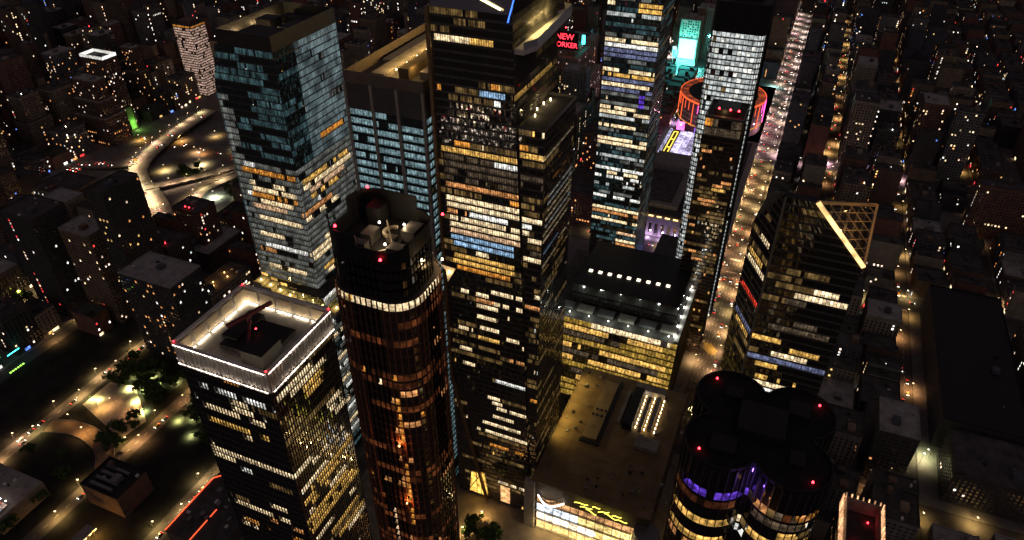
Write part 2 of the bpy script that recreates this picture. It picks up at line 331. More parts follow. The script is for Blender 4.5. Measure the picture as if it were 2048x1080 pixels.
for (a, c) in (((X0, Y1), (X0, Y0)), ((X0, Y0), (X1, Y0)), ((X1, Y0), (X1, Y1)), ((X1, Y1), (X0, Y1))):     # rim: wall panels, fins, lit edge outside; cove-lit panels inside
    dx = c[0]-a[0]; dy = c[1]-a[1]; L = math.hypot(dx, dy); ux, uy = dx/L, dy/L; nx, ny = uy, -ux; N = 20
    nx, ny = (-1, 0) if a[0] == c[0] == X0 else (1, 0) if a[0] == c[0] else (0, -1) if a[1] == Y0 else (0, 1)
    for j in range(N):
        p = (a[0]+ux*L*j/N, a[1]+uy*L*j/N); q = (a[0]+ux*L*(j+.94)/N, a[1]+uy*L*(j+.94)/N)
        bb = MB(); bb.bar((p[0]-nx*.3, p[1]-ny*.3, 231.6), (q[0]-nx*.3, q[1]-ny*.3, 231.6), .4, 10.2); bb.build('rim_panel', RIMW, t)
    bb = MB()
    for j in range(N+1): bb.bar((a[0]+ux*L*j/N+nx*.35, a[1]+uy*L*j/N+ny*.35, 226), (a[0]+ux*L*j/N+nx*.35, a[1]+uy*L*j/N+ny*.35, 237.2), .3, .9)
    bb.build('rim_fins', RIMW, t, kind='stuff')
    for j in range(N):
        bb = MB(); bb.bar((a[0]+ux*L*(j+.08)/N+nx*1.0, a[1]+uy*L*(j+.08)/N+ny*1.0, 236.4), (a[0]+ux*L*(j+.86)/N+nx*1.0, a[1]+uy*L*(j+.86)/N+ny*1.0, 236.4), .26, .14); bb.build('rim_light', bpy.data.materials.get('rim_glow') or lit('rim_glow', (1, .82, .68), 16, lo=.5, hi=1.2, sample=True), t)
    for j in range(N):
        bb = MB(); bb.bar((a[0]+ux*L*(j+.1)/N+nx*1.3, a[1]+uy*L*(j+.1)/N+ny*1.3, 226.8), (a[0]+ux*L*(j+.84)/N+nx*1.3, a[1]+uy*L*(j+.84)/N+ny*1.3, 226.8), .2, .12); bb.build('rim_light', bpy.data.materials['rim_glow'], t)
    bb = MB(); bb.bar((a[0]+nx*.4, a[1]+ny*.4, 237.0), (c[0]+nx*.4, c[1]+ny*.4, 237.0), 1.6, .25); bb.build('coping', M_WHITE, t)
    bb = MB(); bb.bar((a[0]+nx*.9, a[1]+ny*.9, 226.4), (c[0]+nx*.9, c[1]+ny*.9, 226.4), 1.8, .25); bb.build('ledge', M_BAND, t)
    for j in range(5):                                # inner cove panels
        f0, f1 = (j+.12)/5, (j+.93)/5; o = 1.0
        bb = MB(); bb.bar((a[0]+ux*L*f0-nx*o, a[1]+uy*L*f0-ny*o, 233.2), (a[0]+ux*L*f1-nx*o, a[1]+uy*L*f1-ny*o, 233.2), .3, 5.5); bb.build('inner_panel', surf('cream_panel', (.5, .42, .29), .7, .25) if j == 0 and nx == -1 else bpy.data.materials['cream_panel'], t)
        bb = MB(); bb.bar((a[0]+ux*L*f0-nx*2.2, a[1]+uy*L*f0-ny*2.2, 229.6), (a[0]+ux*L*f1-nx*2.2, a[1]+uy*L*f1-ny*2.2, 229.6), .2, .16); bb.build('cove_light', bpy.data.materials.get('cove_glow') or glow('cove_glow', (1, .8, .56), 20), t)
bb = MB(); bb.box(X0+1.2, X1-1.2, Y0+1.2, Y1-1.2, 226.1, 228.9); bb.build('roof_deck', M_ROOFP, t)
roofbox(t, -192, -172, 238, 262, 228.9, 231.2); roofbox(t, -196, -184, 236, 247, 228.9, 236, M_BLACK); roofbox(t, -188, -170, 256, 264, 228.9, 232.5, M_BLACK)
bb = MB(); bb.bar((-186, 262, 236), (-168, 252, 239), 1.6, 1.4); bb.bar((-178, 257, 229), (-178, 257, 238), 1.4, 1.4); bb.bar((-190, 248, 233), (-176, 258, 236), 1, 1); bb.build('cleaning_crane', surf('crane_red', (.13, .03, .035), .6, .2), t)
for x, y in ((X0, Y0), (X0, Y1), (X1, Y0), (X1, Y1)): beacon(t, x, y, 237.2, .26)
beacon(t, -183, 249, 236.2, .35)

# 2. slender rounded stone tower with the open lit crown
t = thing('stone_tower', 'slim dark brown rounded tower with open warm-lit rooftop machinery', 'tower')
LO = rpoly(-183.5, 179.6, 14.8, 16.4, 10, 7); UPR = rpoly(-184, 180, 13.2, 14.6, 8, 7)
# subdivide long straight edges so that every facade bay is a pane
def densify(pl, mx=2.0):
    o = []
    for i in range(len(pl)):
        a = pl[i]; c = pl[(i+1) % len(pl)]; L = math.hypot(c[0]-a[0], c[1]-a[1])
        if L < .02: continue
        n = max(1, int(round(L/mx)))
        for j in range(n): o.append((lerp(a[0], c[0], j/n), lerp(a[1], c[1], j/n)))
    return o
LO = densify(LO); UPR = densify(UPR)
WIDX = [i for i, p in enumerate(LO) if p[0] < -194]
def lit35(lm, n, nf, z0, fh, rd):
    w = len(WIDX)
    for k in range(nf):
        z = z0+k*fh
        for i in range(n):
            if k == nf-1: lm[i, k, 0] = 'c' if rd.random() < .93 else 'y'
            elif rd.random() < .012: lm[i, k, 0] = rd.choice('oooac')
        if k < nf-1 and rd.random() < .3:
            s = rd.randrange(n); c = rd.choice('ooop')
            for i in range(s, s+rd.randrange(2, 8)):
                if rd.random() < .85: lm[i % n, k, 0] = c
        if z < 172: lm[WIDX[int(w*.42)], k, 0] = 'p'
        if z < 250 and rd.random() < .6: lm[WIDX[int(w*.72)], k, 0] = 'a'  # orange panes imitate the glow of uplights on the stone pier
        if z < 240 and rd.random() < .3: lm[WIDX[int(w*.72)]-1, k, 0] = 'o'
tower(t, lambda z: LO, 0, 284, 4.0, 1, dim='h', p_dim=.38, lit_fn=lit35, glassm=G_BRONZE, bandm=surf('brown_spandrel', (.07, .045, .035), .5, .25), mullm=M_BROWN, p_run=0, p_one=0, seed=35, mw=.3, mo=.4, vis=tuple(i for i, p in enumerate(LO) if p[0] < -187 or p[1] < 164), mull_every=1)
tower(t, lambda z: UPR, 284.1, 299, 4.0, 1, glassm=G_BLACK, p_run=0, p_one=0, seed=36, p_dim=.1, bands=False, cap=M_BLACK, mw=.12)
n = len(UPR)
for i in range(n):                                     # crown screen: panels of uneven height, open in the middle of the front
    a = UPR[i]; c = UPR[(i+1) % n]; ang = math.degrees(math.atan2(a[1]-180, a[0]+184)) % 360
    h = 310 if ang < 75 or ang > 330 else 308 if 120 < ang < 172 else 304 if 172 <= ang < 235 else 305
    bb = MB(); bb.bar((a[0], a[1], (299+h)/2), (c[0], c[1], (299+h)/2), .4, h-299); bb.build('crown_panel', M_BLACK, t)
for (x, y, l, w, h, m) in ((-186, 183, 6, 4, 4, M_BAND), (-179, 171, 7, 5, 4, M_BAND), (-190, 171, 4, 5, 3, M_BAND), (-176, 186, 6, 5, 8, M_BLACK), (-193, 183, 3, 6, 4, M_BAND), (-184, 176, 3, 3, 2, M_BAND)):
    roofbox(t, x-l/2, x+l/2, y-w/2, y+w/2, 299.05, 299+h, m)
bb = MB()
for i in range(12):
    a0 = i*.25; bb.bar((-183+3*math.cos(a0), 176+3*math.sin(a0), 302.2), (-183+3*math.cos(a0+.25), 176+3*math.sin(a0+.25), 302.2), 1.1, .9)
bb.bar((-190, 172, 300), (-180, 180, 304), .5); bb.bar((-194, 178, 300), (-186, 170, 300), .5); bb.build('pipe_run', surf('duct_metal', (.42, .36, .26), .4, .3, metal=.4), t)
for x, y, z in ((-183, 181, 304.5), (-190, 175, 301.5), (-179, 174, 303)):
    bb = MB(); bb.cyl(x, y, z, z+.6, .35, .3, 8); bb.build('work_lamp', E_LAMPW, t); lamp_light(t, (x, y, z+1.2), 520, (1, .72, .4), .4)
for x, y, z in ((-196, 189, 308.3), (-173, 191, 310.3), (-198, 172, 300.8), (-172, 163, 305.3)): beacon(t, x, y, z, .5)
bb = MB(); bb.prism(densify([(-180, 158.2), (-172, 159.2), (-171.6, 165), (-167, 172), (-171, 166), (-174, 162)], 4), 284.2, 284.6); bb.build('terrace', M_STONE, t)
for x, y in ((-175, 160.2), (-169, 166)):
    bb = MB(); bb.cyl(x, y, 284.6, 285.4, .4, .3, 8); bb.build('terrace_lamp', E_LAMP, t); lamp_light(t, (x, y, 287), 900, (1, .66, .3))
for z, px in ((60, 0), (100, 1), (140, 0), (180, 1), (215, 0)):      # uplights that wash the stone pier
    i = WIDX[int(len(WIDX)*.72)]; p = LO[i]; bb = MB(); bb.cyl(p[0]-1.2, p[1], z, z+.5, .35, .3, 8); bb.build('uplight', E_GOLD, t); lamp_light(t, (p[0]-1.8, p[1], z+.9), 2000, (1, .24, .05), .2)

# 3. tall tower with shoulder and observation deck (centre)
t = thing('observation_tower', 'tallest dark glass tower in the centre with a pointed deck jutting from its side', 'tower')
def ringA(z): s = max(0, (331-z)*.04); return [(-62, 183.3-s), (-4, 183.3-s), (-4, 224), (-62, 224)]
rows30 = [('W', 325, .05, .45, 'c', .9), ('W', 325, .48, .74, 'y', .6), ('W', 300, .05, .26, 'a', .7), ('W', 305, .73, .78, 'a', 1), ('W', 301, .57, .94, 'b', .95), ('W', 297, .75, .82, 'w', 1), ('W', 275, .22, .41, 'a', .8), ('W', 271, .04, .99, 'y', 1), ('W', 267, .71, 1, 'w', .9), ('W', 266.5, .06, .7, 'd', .9), ('W', 262, .06, 1, 'd', .9), ('W', 258, .06, 1, 'd', .9), ('W', 254.5, .06, 1, 'd', .8), ('W', 251, .07, 1, 'o', .9), ('W', 247, .9, .98, 'a', 1), ('W', 243, .08, .99, 'c', .95), ('W', 239, .08, 1, 'c', .92), ('W', 235, .08, .31, 'o', .9), ('W', 231, .09, 1, 'c', .9), ('W', 234, .37, .83, 'w', .8), ('W', 227, .1, 1, 'c', .95), ('W', 223, .1, 1, 'p', .95), ('W', 219, .11, .89, 'b', 1), ('W', 214.5, .12, .89, 'b', 1), ('W', 211, .42, .56, 'c', 1), ('W', 207, .12, .89, 'y', .95), ('W', 203, .11, .89, 'y', .9), ('W', 199, .15, .91, 'a', .9), ('W', 181, .18, .29, 'c', .5), ('W', 182, .4, .53, 'c', 1), ('W', 185, .61, 1, 'c', .6), ('W', 178, .41, .65, 'o', .8), ('W', 179, .63, 1, 'c', .6), ('W', 173, .41, .65, 'c', .9), ('W', 164, .4, .64, 'c', .9), ('W', 156, .42, .66, 'c', .8), ('W', 151, .41, .67, 'y', .8), ('W', 152, .12, .3, 'c', .8), ('W', 139, .12, .29, 'c', .8), ('W', 153, .78, 1, 'c', .6), ('W', 125, .17, .32, 'c', .6), ('W', 118, .6, 1, 'w', .95), ('W', 137, .8, 1, 'o', .6), ('W', 71, .31, 1, 'c', .6), ('W', 76, .4, .9, 'c', .4), ('W', 93, .6, 1, 'c', .6), ('W', 102, .5, .62, 'c', 1), ('W', 96, .54, .65, 'c', 1), ('W', 84, .55, .8, 'c', .8), ('W', 56, .5, .93, 'a', .6),
 ('S', 325, .1, .9, 'd', .6), ('S', 300, .0, .9, 'y', .8), ('S', 304, .2, .8, 'd', .8), ('S', 296, .1, .6, 'd', .8)]
tower(t, ringA, 0, 340, 4.0, [44, 40, 44, 34], rows30, p_run=.03, p_one=.006, seed=30, mw=.12, mo=.15, band_h=1.1, blank=((3, 77, 81), (3, 69, 74)), pal='cccoy', glassm=G_DARK)
tower(t, lambda z: [(-61.8, 167), (-16, 167), (-16, 183.5-max(0, (331-z)*.04)-1.4), (-61.8, 183.5-max(0, (331-z)*.04)-1.4)], 0, 288, 4.0, [34, 8, 34, 8],
  [('W', 274, 0, 1, 'y', 1), ('W', 278, 0, .25, 'a', .8), ('W', 238, 0, 1, 'c', 1), ('W', 234, 0, .4, 'w', .9), ('W', 229, 0, .3, 'c', 1), ('W', 226, .3, 1, 'c', .8), ('W', 215, 0, 1, 'c', .8), ('W', 219, 0, 1, 'd', .8), ('W', 180, .1, .9, 'o', .4), ('W', 109, .3, .9, 'a', .9), ('W', 262, 0, 1, 'd', .8), ('W', 257, 0, 1, 'd', .8), ('S', 275, 0, .95, 'c', 1), ('S', 257, .3, .53, 'a', 1), ('S', 250, .2, 1, 'w', .9), ('S', 246, .16, 1, 'w', .85), ('S', 241, .2, 1, 'c', .95), ('S', 237, .1, 1, 'c', .95), ('S', 232, .11, 1, 'w', .9), ('S', 228, .05, 1, 'c', .95), ('S', 224, .05, .9, 'c', .8), ('S', 219, .06, .57, 'b', 1), ('S', 215, .6, 1, 'c', .8), ('S', 210, .04, .5, 'c', .9), ('S', 206, .1, .9, 'y', .6), ('S', 267, .3, .9, 'd', .9), ('S', 262, .3, .9, 'd', .9)],
  p_run=.02, p_one=.005, seed=31, mw=.12, mo=.15, band_h=1.1, quota=200)
parapet(t, -62, -15.8, 166.8, 182.2, 288.05, 289.6)
for x, y in ((-30, 179.5), (-24, 178), (-38, 180), (-46, 178)):
    bb = MB(); bb.cyl(x, y, 288.1, 289.4, .3, .35, 8); bb.build('terrace_lamp', E_LAMP, t); lamp_light(t, (x, y, 290.6), 260, (1, .75, .35))
# pointed deck
DK = [(-61, 178.4), (-52, 175.2), (6, 178.6), (8, 183), (-14, 190), (-61, 184)]
bb = MB(); bb.hexa([(x, y, 323) for x, y in DK], [(x, y, 325.4) for x, y in DK]); bb.build('deck', M_WHITE, t)
for (a, c) in ((DK[0], DK[1]), (DK[1], DK[2]), (DK[2], DK[3])):
    bb = MB(); bb.bar((*a, 327), (*c, 327), .25, 3.2); bb.build('deck_glass', surf('pale_glass_panel', (.38, .39, .42), .3, .1), t)
bb = MB(); bb.bar((-44, 184.6, 329), (-18, 184.6, 329), .6, 7); bb.build('deck_wall', M_WHITE, t)
for x in (-40, -31, -22):
    bb = MB(); bb.bar((x-2, 183.8, 331.5), (x+2, 183.8, 331.5), .3, .3); bb.build('deck_lamp', E_GOLD, t); lamp_light(t, (x, 181.5, 331.2), 2200, (1, .72, .25))
# crown above the deck
CR = [(-62, 183.3), (-4, 183.3), (-4, 224), (-62, 224)]
bb = MB(); bb.hexa([(x, y, 340.1) for x, y in CR], [(-50, 186, 378), (-8, 186, 386), (-8, 220, 386), (-50, 220, 368)]); bb.build('crown', G_BLACK, t)
bb = MB(); bb.bar((-62.6, 200, 346.5), (-62.9, 188.5, 342.3), .5, .9); bb.build('crown_light', glow('crown_gold', (1, .8, .4), 3, False), t)
bb = MB(); bb.bar((-62.6, 185.4, 337), (-60.5, 182.6, 349), .4, .4); bb.build('crown_light', E_BLUE, t)
# stone-edged corner fin, raking leg and lobby windows at the foot
bb = MB(); bb.bar((-63, 224.4, 110), (-63, 225, 340), 1.6, 1.6); bb.bar((-64, 202, 1), (-63, 224.2, 112), 1.8, 1.8); bb.build('raking_edge', surf('bronze_edge', (.3, .2, .11), .4, .2, metal=.4), t)
bb = MB(); bb.quad((-62.5, 216, 3), (-62.5, 202, 3), (-62.5, 204, 26), (-62.5, 214, 24)); bb.build('lobby_window', lit('lobby_yellow', (1, .55, .1), 1.5, scale=.25), t)
bb = MB(); bb.quad((-62.5, 192, 3), (-62.5, 185, 3), (-62.5, 185, 20), (-62.5, 192, 20)); bb.build('lobby_window', lit('lobby_amber', (1, .5, .2), .7, scale=.25), t)
bb = MB()
for y in (210, 206.5): bb.bar((-63, y, 3), (-63, y, 25), .4)
bb.bar((-63, 218, 2), (-63, 206, 26), .6); bb.build('lobby_frame', M_MULL, t)

# 4. stone-piered slab with teal-lit floors behind
t = thing('stone_pier_tower', 'broad tower with pale stone piers, teal-lit floors and gold-lit roof plant', 'tower')
X0, X1, Y0, Y1 = -61, 30, 231, 276
rows = [('W', 284, 0, 1, 't', .35)]+[('W', z, 0, 1, 't', .5+.45*((i*7) % 5)/4) for i, z in enumerate(range(280, 20, -5))]+[('S', z, 0, 1, 't', .6+.3*((i*3) % 4)/3) for i, z in enumerate(range(280, 20, -5))]
tower(t, rect(X0, X1, Y0, Y1), 0, 283, 4.9, [44, 20, 44, 26], rows, dim='f', p_dim=.95, glassm=G_BLUE, p_run=0, p_one=0, seed=50, band_h=1.7, bandm=surf('teal_spandrel', (.03, .04, .045), .35, .2), mw=.1, mo=.1)
bb = MB(); bb.box(X0-.3, X1+.3, Y0-.3, Y1+.3, 283.1, 297); bb.build('plant_storey', surf('dark_stone_screen', (.09, .085, .08), .6, .2), t)
for f in (0, .34, .67, 1):
    bb = MB(); y = lerp(Y1, Y0, f); bb.bar((X0-.5, y, 0), (X0-.5, y, 297.4), 1.5, 1.5); bb.build('pier', M_STONE, t)
for f in (.12, .24, .5, .75, 1):
    bb = MB(); x = lerp(X0, X1, f); bb.bar((x, Y0-.5, 0), (x, Y0-.5, 297.4), 1.2, 1.2); bb.build('pier', M_STONE, t)
parapet(t, X0-.4, X1+.4, Y0-.4, Y1+.4, 297, 303, .8, surf('brown_parapet', (.16, .13, .1), .8, .2))
for (a, c, d, e, h, m) in ((-52, 18, 258, 266, 3, M_CONC), (-48, 22, 246, 252, 6, M_MALLROOF), (-44, 10, 236, 242, 4, M_CONC), (-30, 26, 262, 272, 2.5, M_STEEL)): roofbox(t, a, c, d, e, 297.05, 297+h, m)
for x in range(-44, 24, 11):
    bb = MB(); bb.cyl(x, 255.5, 300, 300.8, .3, .3, 8); bb.build('roof_lamp', E_LAMP, t)
    lamp_light(t, (x, 255.5, 303.5), 2600, (1, .62, .2))
    if x % 2 == 0: lamp_light(t, (x, 243.5, 304), 900, (1, .62, .22))

# 5. stepped glass tower with planted terraces, behind left
t = thing('terraced_tower', 'wide reflective glass tower with yellow-lit terrace steps near its foot', 'tower')
def ringS(z): n = 364 if z < 281 else 364-9*(z-281)/33; return [(-61, 319), (-3, 319), (-3, n), (-61, n)]
rws = []
for i, z in enumerate(range(236, 150, -4)):
    c = 'gogccwgpgcggcgwoggc'[i % 19]; rws.append(('W', z, .0, 1, 'g', .95)); rws.append(('S', z, 0, 1, 'g', .95)); rws.append(('W', z, .1+.03*(i%5), .5+.1*(i%5), c, .8)); rws.append(('S', z, .05*(i%7), .4+.1*(i%6), 'gcgopgcgcgycggwc'[(i*5) % 16], .8))
for i, z in enumerate(range(310, 236, -4)):
    rws.append(('S', z, .32, 1, 'G', .97));  # faint emission imitates the grey sheen of the reflective upper face
    if i > 8: rws.append(('W', z, 0, .2, 'g', .8))
rws += [('W', 236, .15, .3, 'w', 1), ('W', 230, .1, .95, 'a', .8), ('S', 226, .3, .9, 'y', .8), ('S', 221, .1, .95, 'c', .8), ('W', 210, .3, .8, 'c', .8), ('W', 214, .2, .9, 'a', .5), ('S', 214, .2, .8, 'y', .7), ('S', 246, .5, .9, 'a', .4)]
tower(t, ringS, 152, 306, 4.1, [42, 30, 42, 34], rws, dim='f', p_dim=.95, glassm=G_BLUE, p_run=0, p_one=.004, seed=66, mw=.12, mo=.14, band_h=.7, tilt=.012, quota=300, mull_every=1)
tower(t, rect(-64, 0, 314, 366), 0, 148, 4.1, [40, 30, 40, 34], dim='f', p_dim=.9, rows= [('S', z, 0, 1, 'gwgcg'[(z//4) % 5], .6) for z in range(20, 146, 4)]+[('W', z, .6, 1, 'g', .4) for z in range(60, 140, 12)], glassm=G_BLUE, p_run=.02, p_one=.01, seed=67, quota=200, mw=.12, band_h=.8)
for a in ((-61, -3, 319, 319.8), (-61, -3, 354.2, 355), (-61, -60.2, 319.8, 354.2), (-3.8, -3, 319.8, 354.2)):
    bb = MB(); bb.box(*a, 306.05, 314.5); bb.build('roof_screen', surf('screen_panel', (.05, .047, .042), .5, .2) if a[0] == -61 and a[2] == 319 else bpy.data.materials['screen_panel'], t)
for (a, c, d, e, h) in ((-54, -40, 326, 346, 6), (-36, -20, 324, 334, 5), (-34, -24, 340, 350, 7), (-16, -8, 328, 348, 4)): roofbox(t, a, c, d, e, 306.05, 306+h, M_BLACK)
for x, y in ((-57, 350), (-44, 351.5), (-30, 352), (-16, 350), (-57, 338), (-38, 338)):
    bb = MB(); bb.cyl(x, y, 306.1, 307.4, .3, .3, 8); bb.build('roof_lamp', E_LAMP, t); lamp_light(t, (x, y, 309), 900, (1, .68, .32))
for i in range(7):                                     # terrace steps wrapping the corner
    y = 364-i*7.2; z = 151.5-i*2.2
    bb = MB(); bb.box(-70, -61.4, y-7, y, z-3, z); bb.build('terrace', M_STONE, t)
    bb = MB(); bb.box(-70.2, -69.6, y-7, y, z, z+1.1); bb.build('terrace_parapet', surf('terrace_edge', (.4, .33, .16), .6, .2) if i == 0 else bpy.data.materials['terrace_edge'], t)
    bb = MB(); bb.cyl(-66, y-3.5, z, z+1, .35, .3, 8); bb.build('terrace_lamp', E_LAMP, t); lamp_light(t, (-66, y-3.5, z+2.2), 520, (1, .7, .16))
    if i < 6:
        bb = MB(); bb.bar((-61.9, y-6, z+2.2), (-61.9, y-1, z+2.2), .2, 2.2); bb.build('terrace_window', LIT['y'], t)
for i in range(5):
    x = -62+i*11; bb = MB(); bb.box(x, x+10.8, 308, 314-.2, 133.5, 136.5); bb.build('terrace', M_STONE, t)
    bb = MB(); bb.cyl(x+5, 310.5, 136.5, 137.5, .35, .3, 8); bb.build('terrace_lamp', E_LAMP, t); lamp_light(t, (x+5, 310.5, 138.8), 480, (1, .7, .16))

# 6. faceted tower with the triangular gold-lit crown (right)
t = thing('faceted_tower', 'faceted dark glass tower with a gold-lit triangular open crown', 'tower')
def ringT(z):
    if z <= 250: return [(-60, 19.5), (-5, 14), (-5, 64), (-38, 68), (-60, 56.5)]
    u = (z-250)/27; yw = lerp(19.5, 44.5, u); xe = lerp(-5, -55, u); return [(-60, yw), (xe, yw-5.5*(xe+60)/55), (xe, lerp(64, 57.4, u)), (lerp(-38, -57.5, u), lerp(68, 57.4, u)), (-60, 56.5)]
rows = [('x', 228, .38, 1, 'c', .95), ('x', 232, .6, .84, 'c', 1), ('x', 192, .16, .75, 'c', .8), ('x', 196.5, .51, .84, 'y', .7), ('x', 197, 0, .34, 'y', .7), ('x', 188, .03, .98, 'l', 1), ('x', 184, .13, .4, 'y', .8), ('x', 213, .27, .79, 'd', .5), ('x', 205, .1, .9, 'd', .4), ('x', 222, .3, .5, 'd', .6), ('x', 170, .15, .85, 'c', .75), ('x', 166, .05, .95, 'w', .8), ('x', 162, .05, .95, 'p', .7), ('x', 158, .1, .9, 'c', .6), ('x', 174, .2, .7, 'y', .5),
        ('q', 235, .0, .7, 'y', 1), ('q', 231, 0, .9, 'c', 1), ('q', 217, 0, .9, 'r', 1), ('q', 198, 0, .9, 'l', 1), ('q', 194, .1, .8, 'y', 1)]
FACE['x'] = 4; FACE['q'] = 3
tower(t, ringT, 0, 250, 4.1, [30, 26, 18, 12, 24], rows, glassm=G_BLACK, p_run=.008, p_one=.003, p_dim=.35, seed=10, mw=.12, mo=.14, band_h=1.0, vis=(4, 3), pal='ccyd', litfaces=(3, 4, 2), cap=M_BLACK)
tower(t, ringT, 250.02, 277, 4.1, [24, 26, 18, 12, 24], (), glassm=G_BLACK, p_run=0, p_one=0, seed=11, p_dim=.1, mw=.12, mo=.14, vis=(4, 3), cap=M_BLACK)
A, B, C_ = (-60.3, 43.8, 277.4), (-9, 14.6, 255), (-60.3, 18.8, 250.6)
bb = MB(); bb.bar(A, C_, 1.1, 1.8); bb.build('crown_beam', lit('crown_edge_gold', (1, .62, .24), 1.5, scale=.12, sample=True), t)
GOLD = surf('gold_painted_beam', (.5, .36, .18), .5, .15)
for a, c in ((A, B), (B, C_)):
    bb = MB(); bb.bar(a, c, 1.0, 1.4); bb.build('crown_beam', GOLD, t)
for i in range(1, 7):
    f = i/7; p = Vector(C_).lerp(Vector(B), f); q = Vector(C_).lerp(Vector(A), f); bb = MB(); bb.bar(p, q, .28, .35); bb.build('crown_lattice', GOLD, t)
for i in range(1, 6):
    f = i/6; p = Vector(B).lerp(Vector(A), f); q = Vector(B).lerp(Vector(C_), f); bb = MB(); bb.bar(p, q, .28, .35); bb.build('crown_lattice', GOLD, t)
    p2 = Vector(A).lerp(Vector(C_), f); q2 = Vector(B).lerp(Vector(C_), f)
for x, y in ((-12, 14), (-32, 16), (-40, 22), (-52, 24)): lamp_light(t, (x, y-1, 263), 420, (1, .55, .2), .3)
bb = MB(); bb.bar((-60.6, 56.8, 60), (-60.6, 56.8, 277), 1, 1); bb.build('corner_fin', surf('fin_grey', (.22, .2, .15), .5, .2), t)

# 7. clover-plan tower with a black crown (right foreground)
t = thing('clover_tower', 'black clover-plan tower with yellow-lit curved floors in the right foreground', 'tower')
CX, CY = -197, 50.5
def clover(n=72, c=9.5, r=10.1):
    o = []
    for i in range(n):
        a = 2*math.pi*(i+.5)/n; u = (math.cos(a), math.sin(a)); best = 0
        for sx in (-1, 1):
            for sy in (-1, 1):
                d = u[0]*sx*c+u[1]*sy*c; q = d*d-(2*c*c-r*r)
                if q > 0: best = max(best, d+math.sqrt(q))
        o.append((CX+u[0]*best, CY+u[1]*best))
    return o
CLV = clover()
def lit15(lm, n, nf, z0, fh, rd):
    for k in range(nf):
        z = z0+k*fh
        for i in range(n):
            a = 360*(i+.5)/n            # 90-180 = north-west lobe, 180-270 = south-west lobe
            c = None; lvl = nf-1-k
            nw = 118 < a < 172; sw = 186 < a < 262; notch = 172 <= a <= 188; far = 262 <= a < 292
            if lvl == 0: c = 'v' if 132 < a < 168 and rd.random() < .85 else rd.choice('ohhda') if sw and rd.random() < .85 else 'v' if 168 <= a < 192 and rd.random() < .6 else None
            elif lvl == 1: c = 'd' if (sw and rd.random() < .9) else 'h' if nw else None
            elif lvl == 2: c = 'y' if (205 < a < 222 or 248 < a < 290) else 'w' if (225 < a < 240 and rd.random() < .8) else None
            elif lvl == 3: c = 'y' if (nw or sw or far) else 'c' if notch and rd.random() < .5 else None
            elif lvl == 4: c = 'c' if (far or (sw and a > 236)) and rd.random() < .8 else 'w' if 176 < a < 183 else None
            elif lvl == 5: c = 'y' if (nw or (sw and a < 240)) and rd.random() < .85 else None
            elif lvl == 6: c = 'o' if nw and rd.random() < .8 else 'd' if sw else None
            elif lvl == 7: c = 'c' if 225 < a < 245 else None
            elif rd.random() < .12: c = rd.choice('yyco')
            if c: lm[i, k, 0] = c
tower(t, lambda z: CLV, 0, 265.4, 4.0, 1, lit_fn=lit15, glassm=G_BLACK, bandm=M_BLACK, p_run=0, p_one=0, seed=15, mw=.14, mo=.16, band_h=.9, vis=tuple(range(20, 62)), cap=M_BLACK)
tower(t, lambda z: CLV, 265.5, 275, 9.5, 1, glassm=G_BLACK, bandm=M_BLACK, p_run=0, p_one=0, seed=16, p_dim=.1, mw=.3, mo=.5, band_h=.6, cap=surf('black_roof', (.012, .012, .014), .95, .4))
bb = MB()
for i in range(72): bb.bar((*CLV[i], 275.4), (*CLV[(i+1) % 72], 275.4), .5, .9)
bb.build('parapet', M_BLACK, t)
for a in (45, 135, 225, 315): beacon(t, CX+math.cos(RAD(a))*21, CY+math.sin(RAD(a))*21, 275.2, .34)
for (a, c, d, e, h) in ((-202, -190, 44, 57, 2.5), (-211, -205, 56, 63, 1.4), (-190, -184, 38, 44, 1.8), (-208, -203, 38, 42, 1.2), (-189, -185, 57, 62, 1.6)): roofbox(t, a, c, d, e, 275.1, 275.1+h, M_BLACK)
lamp_light(t, (CX-19, CY-.5, 268), 400, (.25, .1, 1), .5); lamp_light(t, (CX-21, CY-4, 266), 200, (1, .4, .1), .5)

# ------------------------------------------------------------------ mid-distance towers and landmarks
# 8. left of the two slabs across the avenue
t = thing('office_slab', 'tall glass slab with lilac plant floors, left of the paler slab beyond the mall', 'tower')
rws = [('W', z, 0, 1, c, d) for z, c, d in ((243, 'l', 1), (237, 'l', 1), (219, 'l', 1), (211, 'l', 1), (250, 'c', .7), (247, 'w', .6), (254, 'g', .6), (233, 'g', .4), (227, 'c', .5), (223, 'y', .5), (214, 'c', .7), (206, 'g', .5), (198, 'g', .4), (194, 'c', .6), (190, 'c', .4), (186, 'n', .6), (178, 'c', .4), (174, 'g', .5), (166, 'c', .8), (162, 'c', .9), (158, 'g', .5), (150, 'n', .5), (146, 'g', .5), (138, 'w', .7), (134, 'c', .5), (130, 'w', .6), (122, 'n', .6), (114, 'g', .6), (110, 'w', .6), (98, 'c', .9), (94, 'o', .8), (86, 'c', .8), (282, 'g', .4), (290, 'n', .5), (298, 'g', .5), (270, 'n', .4), (278, 'c', .3))]
rws += [('W', z, .6, 1, c, .9) for z, c in ((74, 'p'), (66, 'c'), (62, 'o'), (58, 'c'), (54, 'p'), (272, 'y'), (276, 'y'), (223, 'y'))]
rws += [('W', z, .76, .84, 'v', .3) for z in (208, 204, 200, 196, 192)]+[('S', z, 0, 1, 'gcn'[z % 3], .4) for z in range(60, 296, 8)]
tower(t, rect(200, 246, 170, 213), 0, 300, 4.0, [30, 28, 30, 28], rws, dim='f', p_dim=.9, glassm=G_BLUE, p_run=.05, p_one=.02, seed=81, mw=.1, mo=.1, band_h=1.0, pal='gcwn', quota=260, tilt=.01)
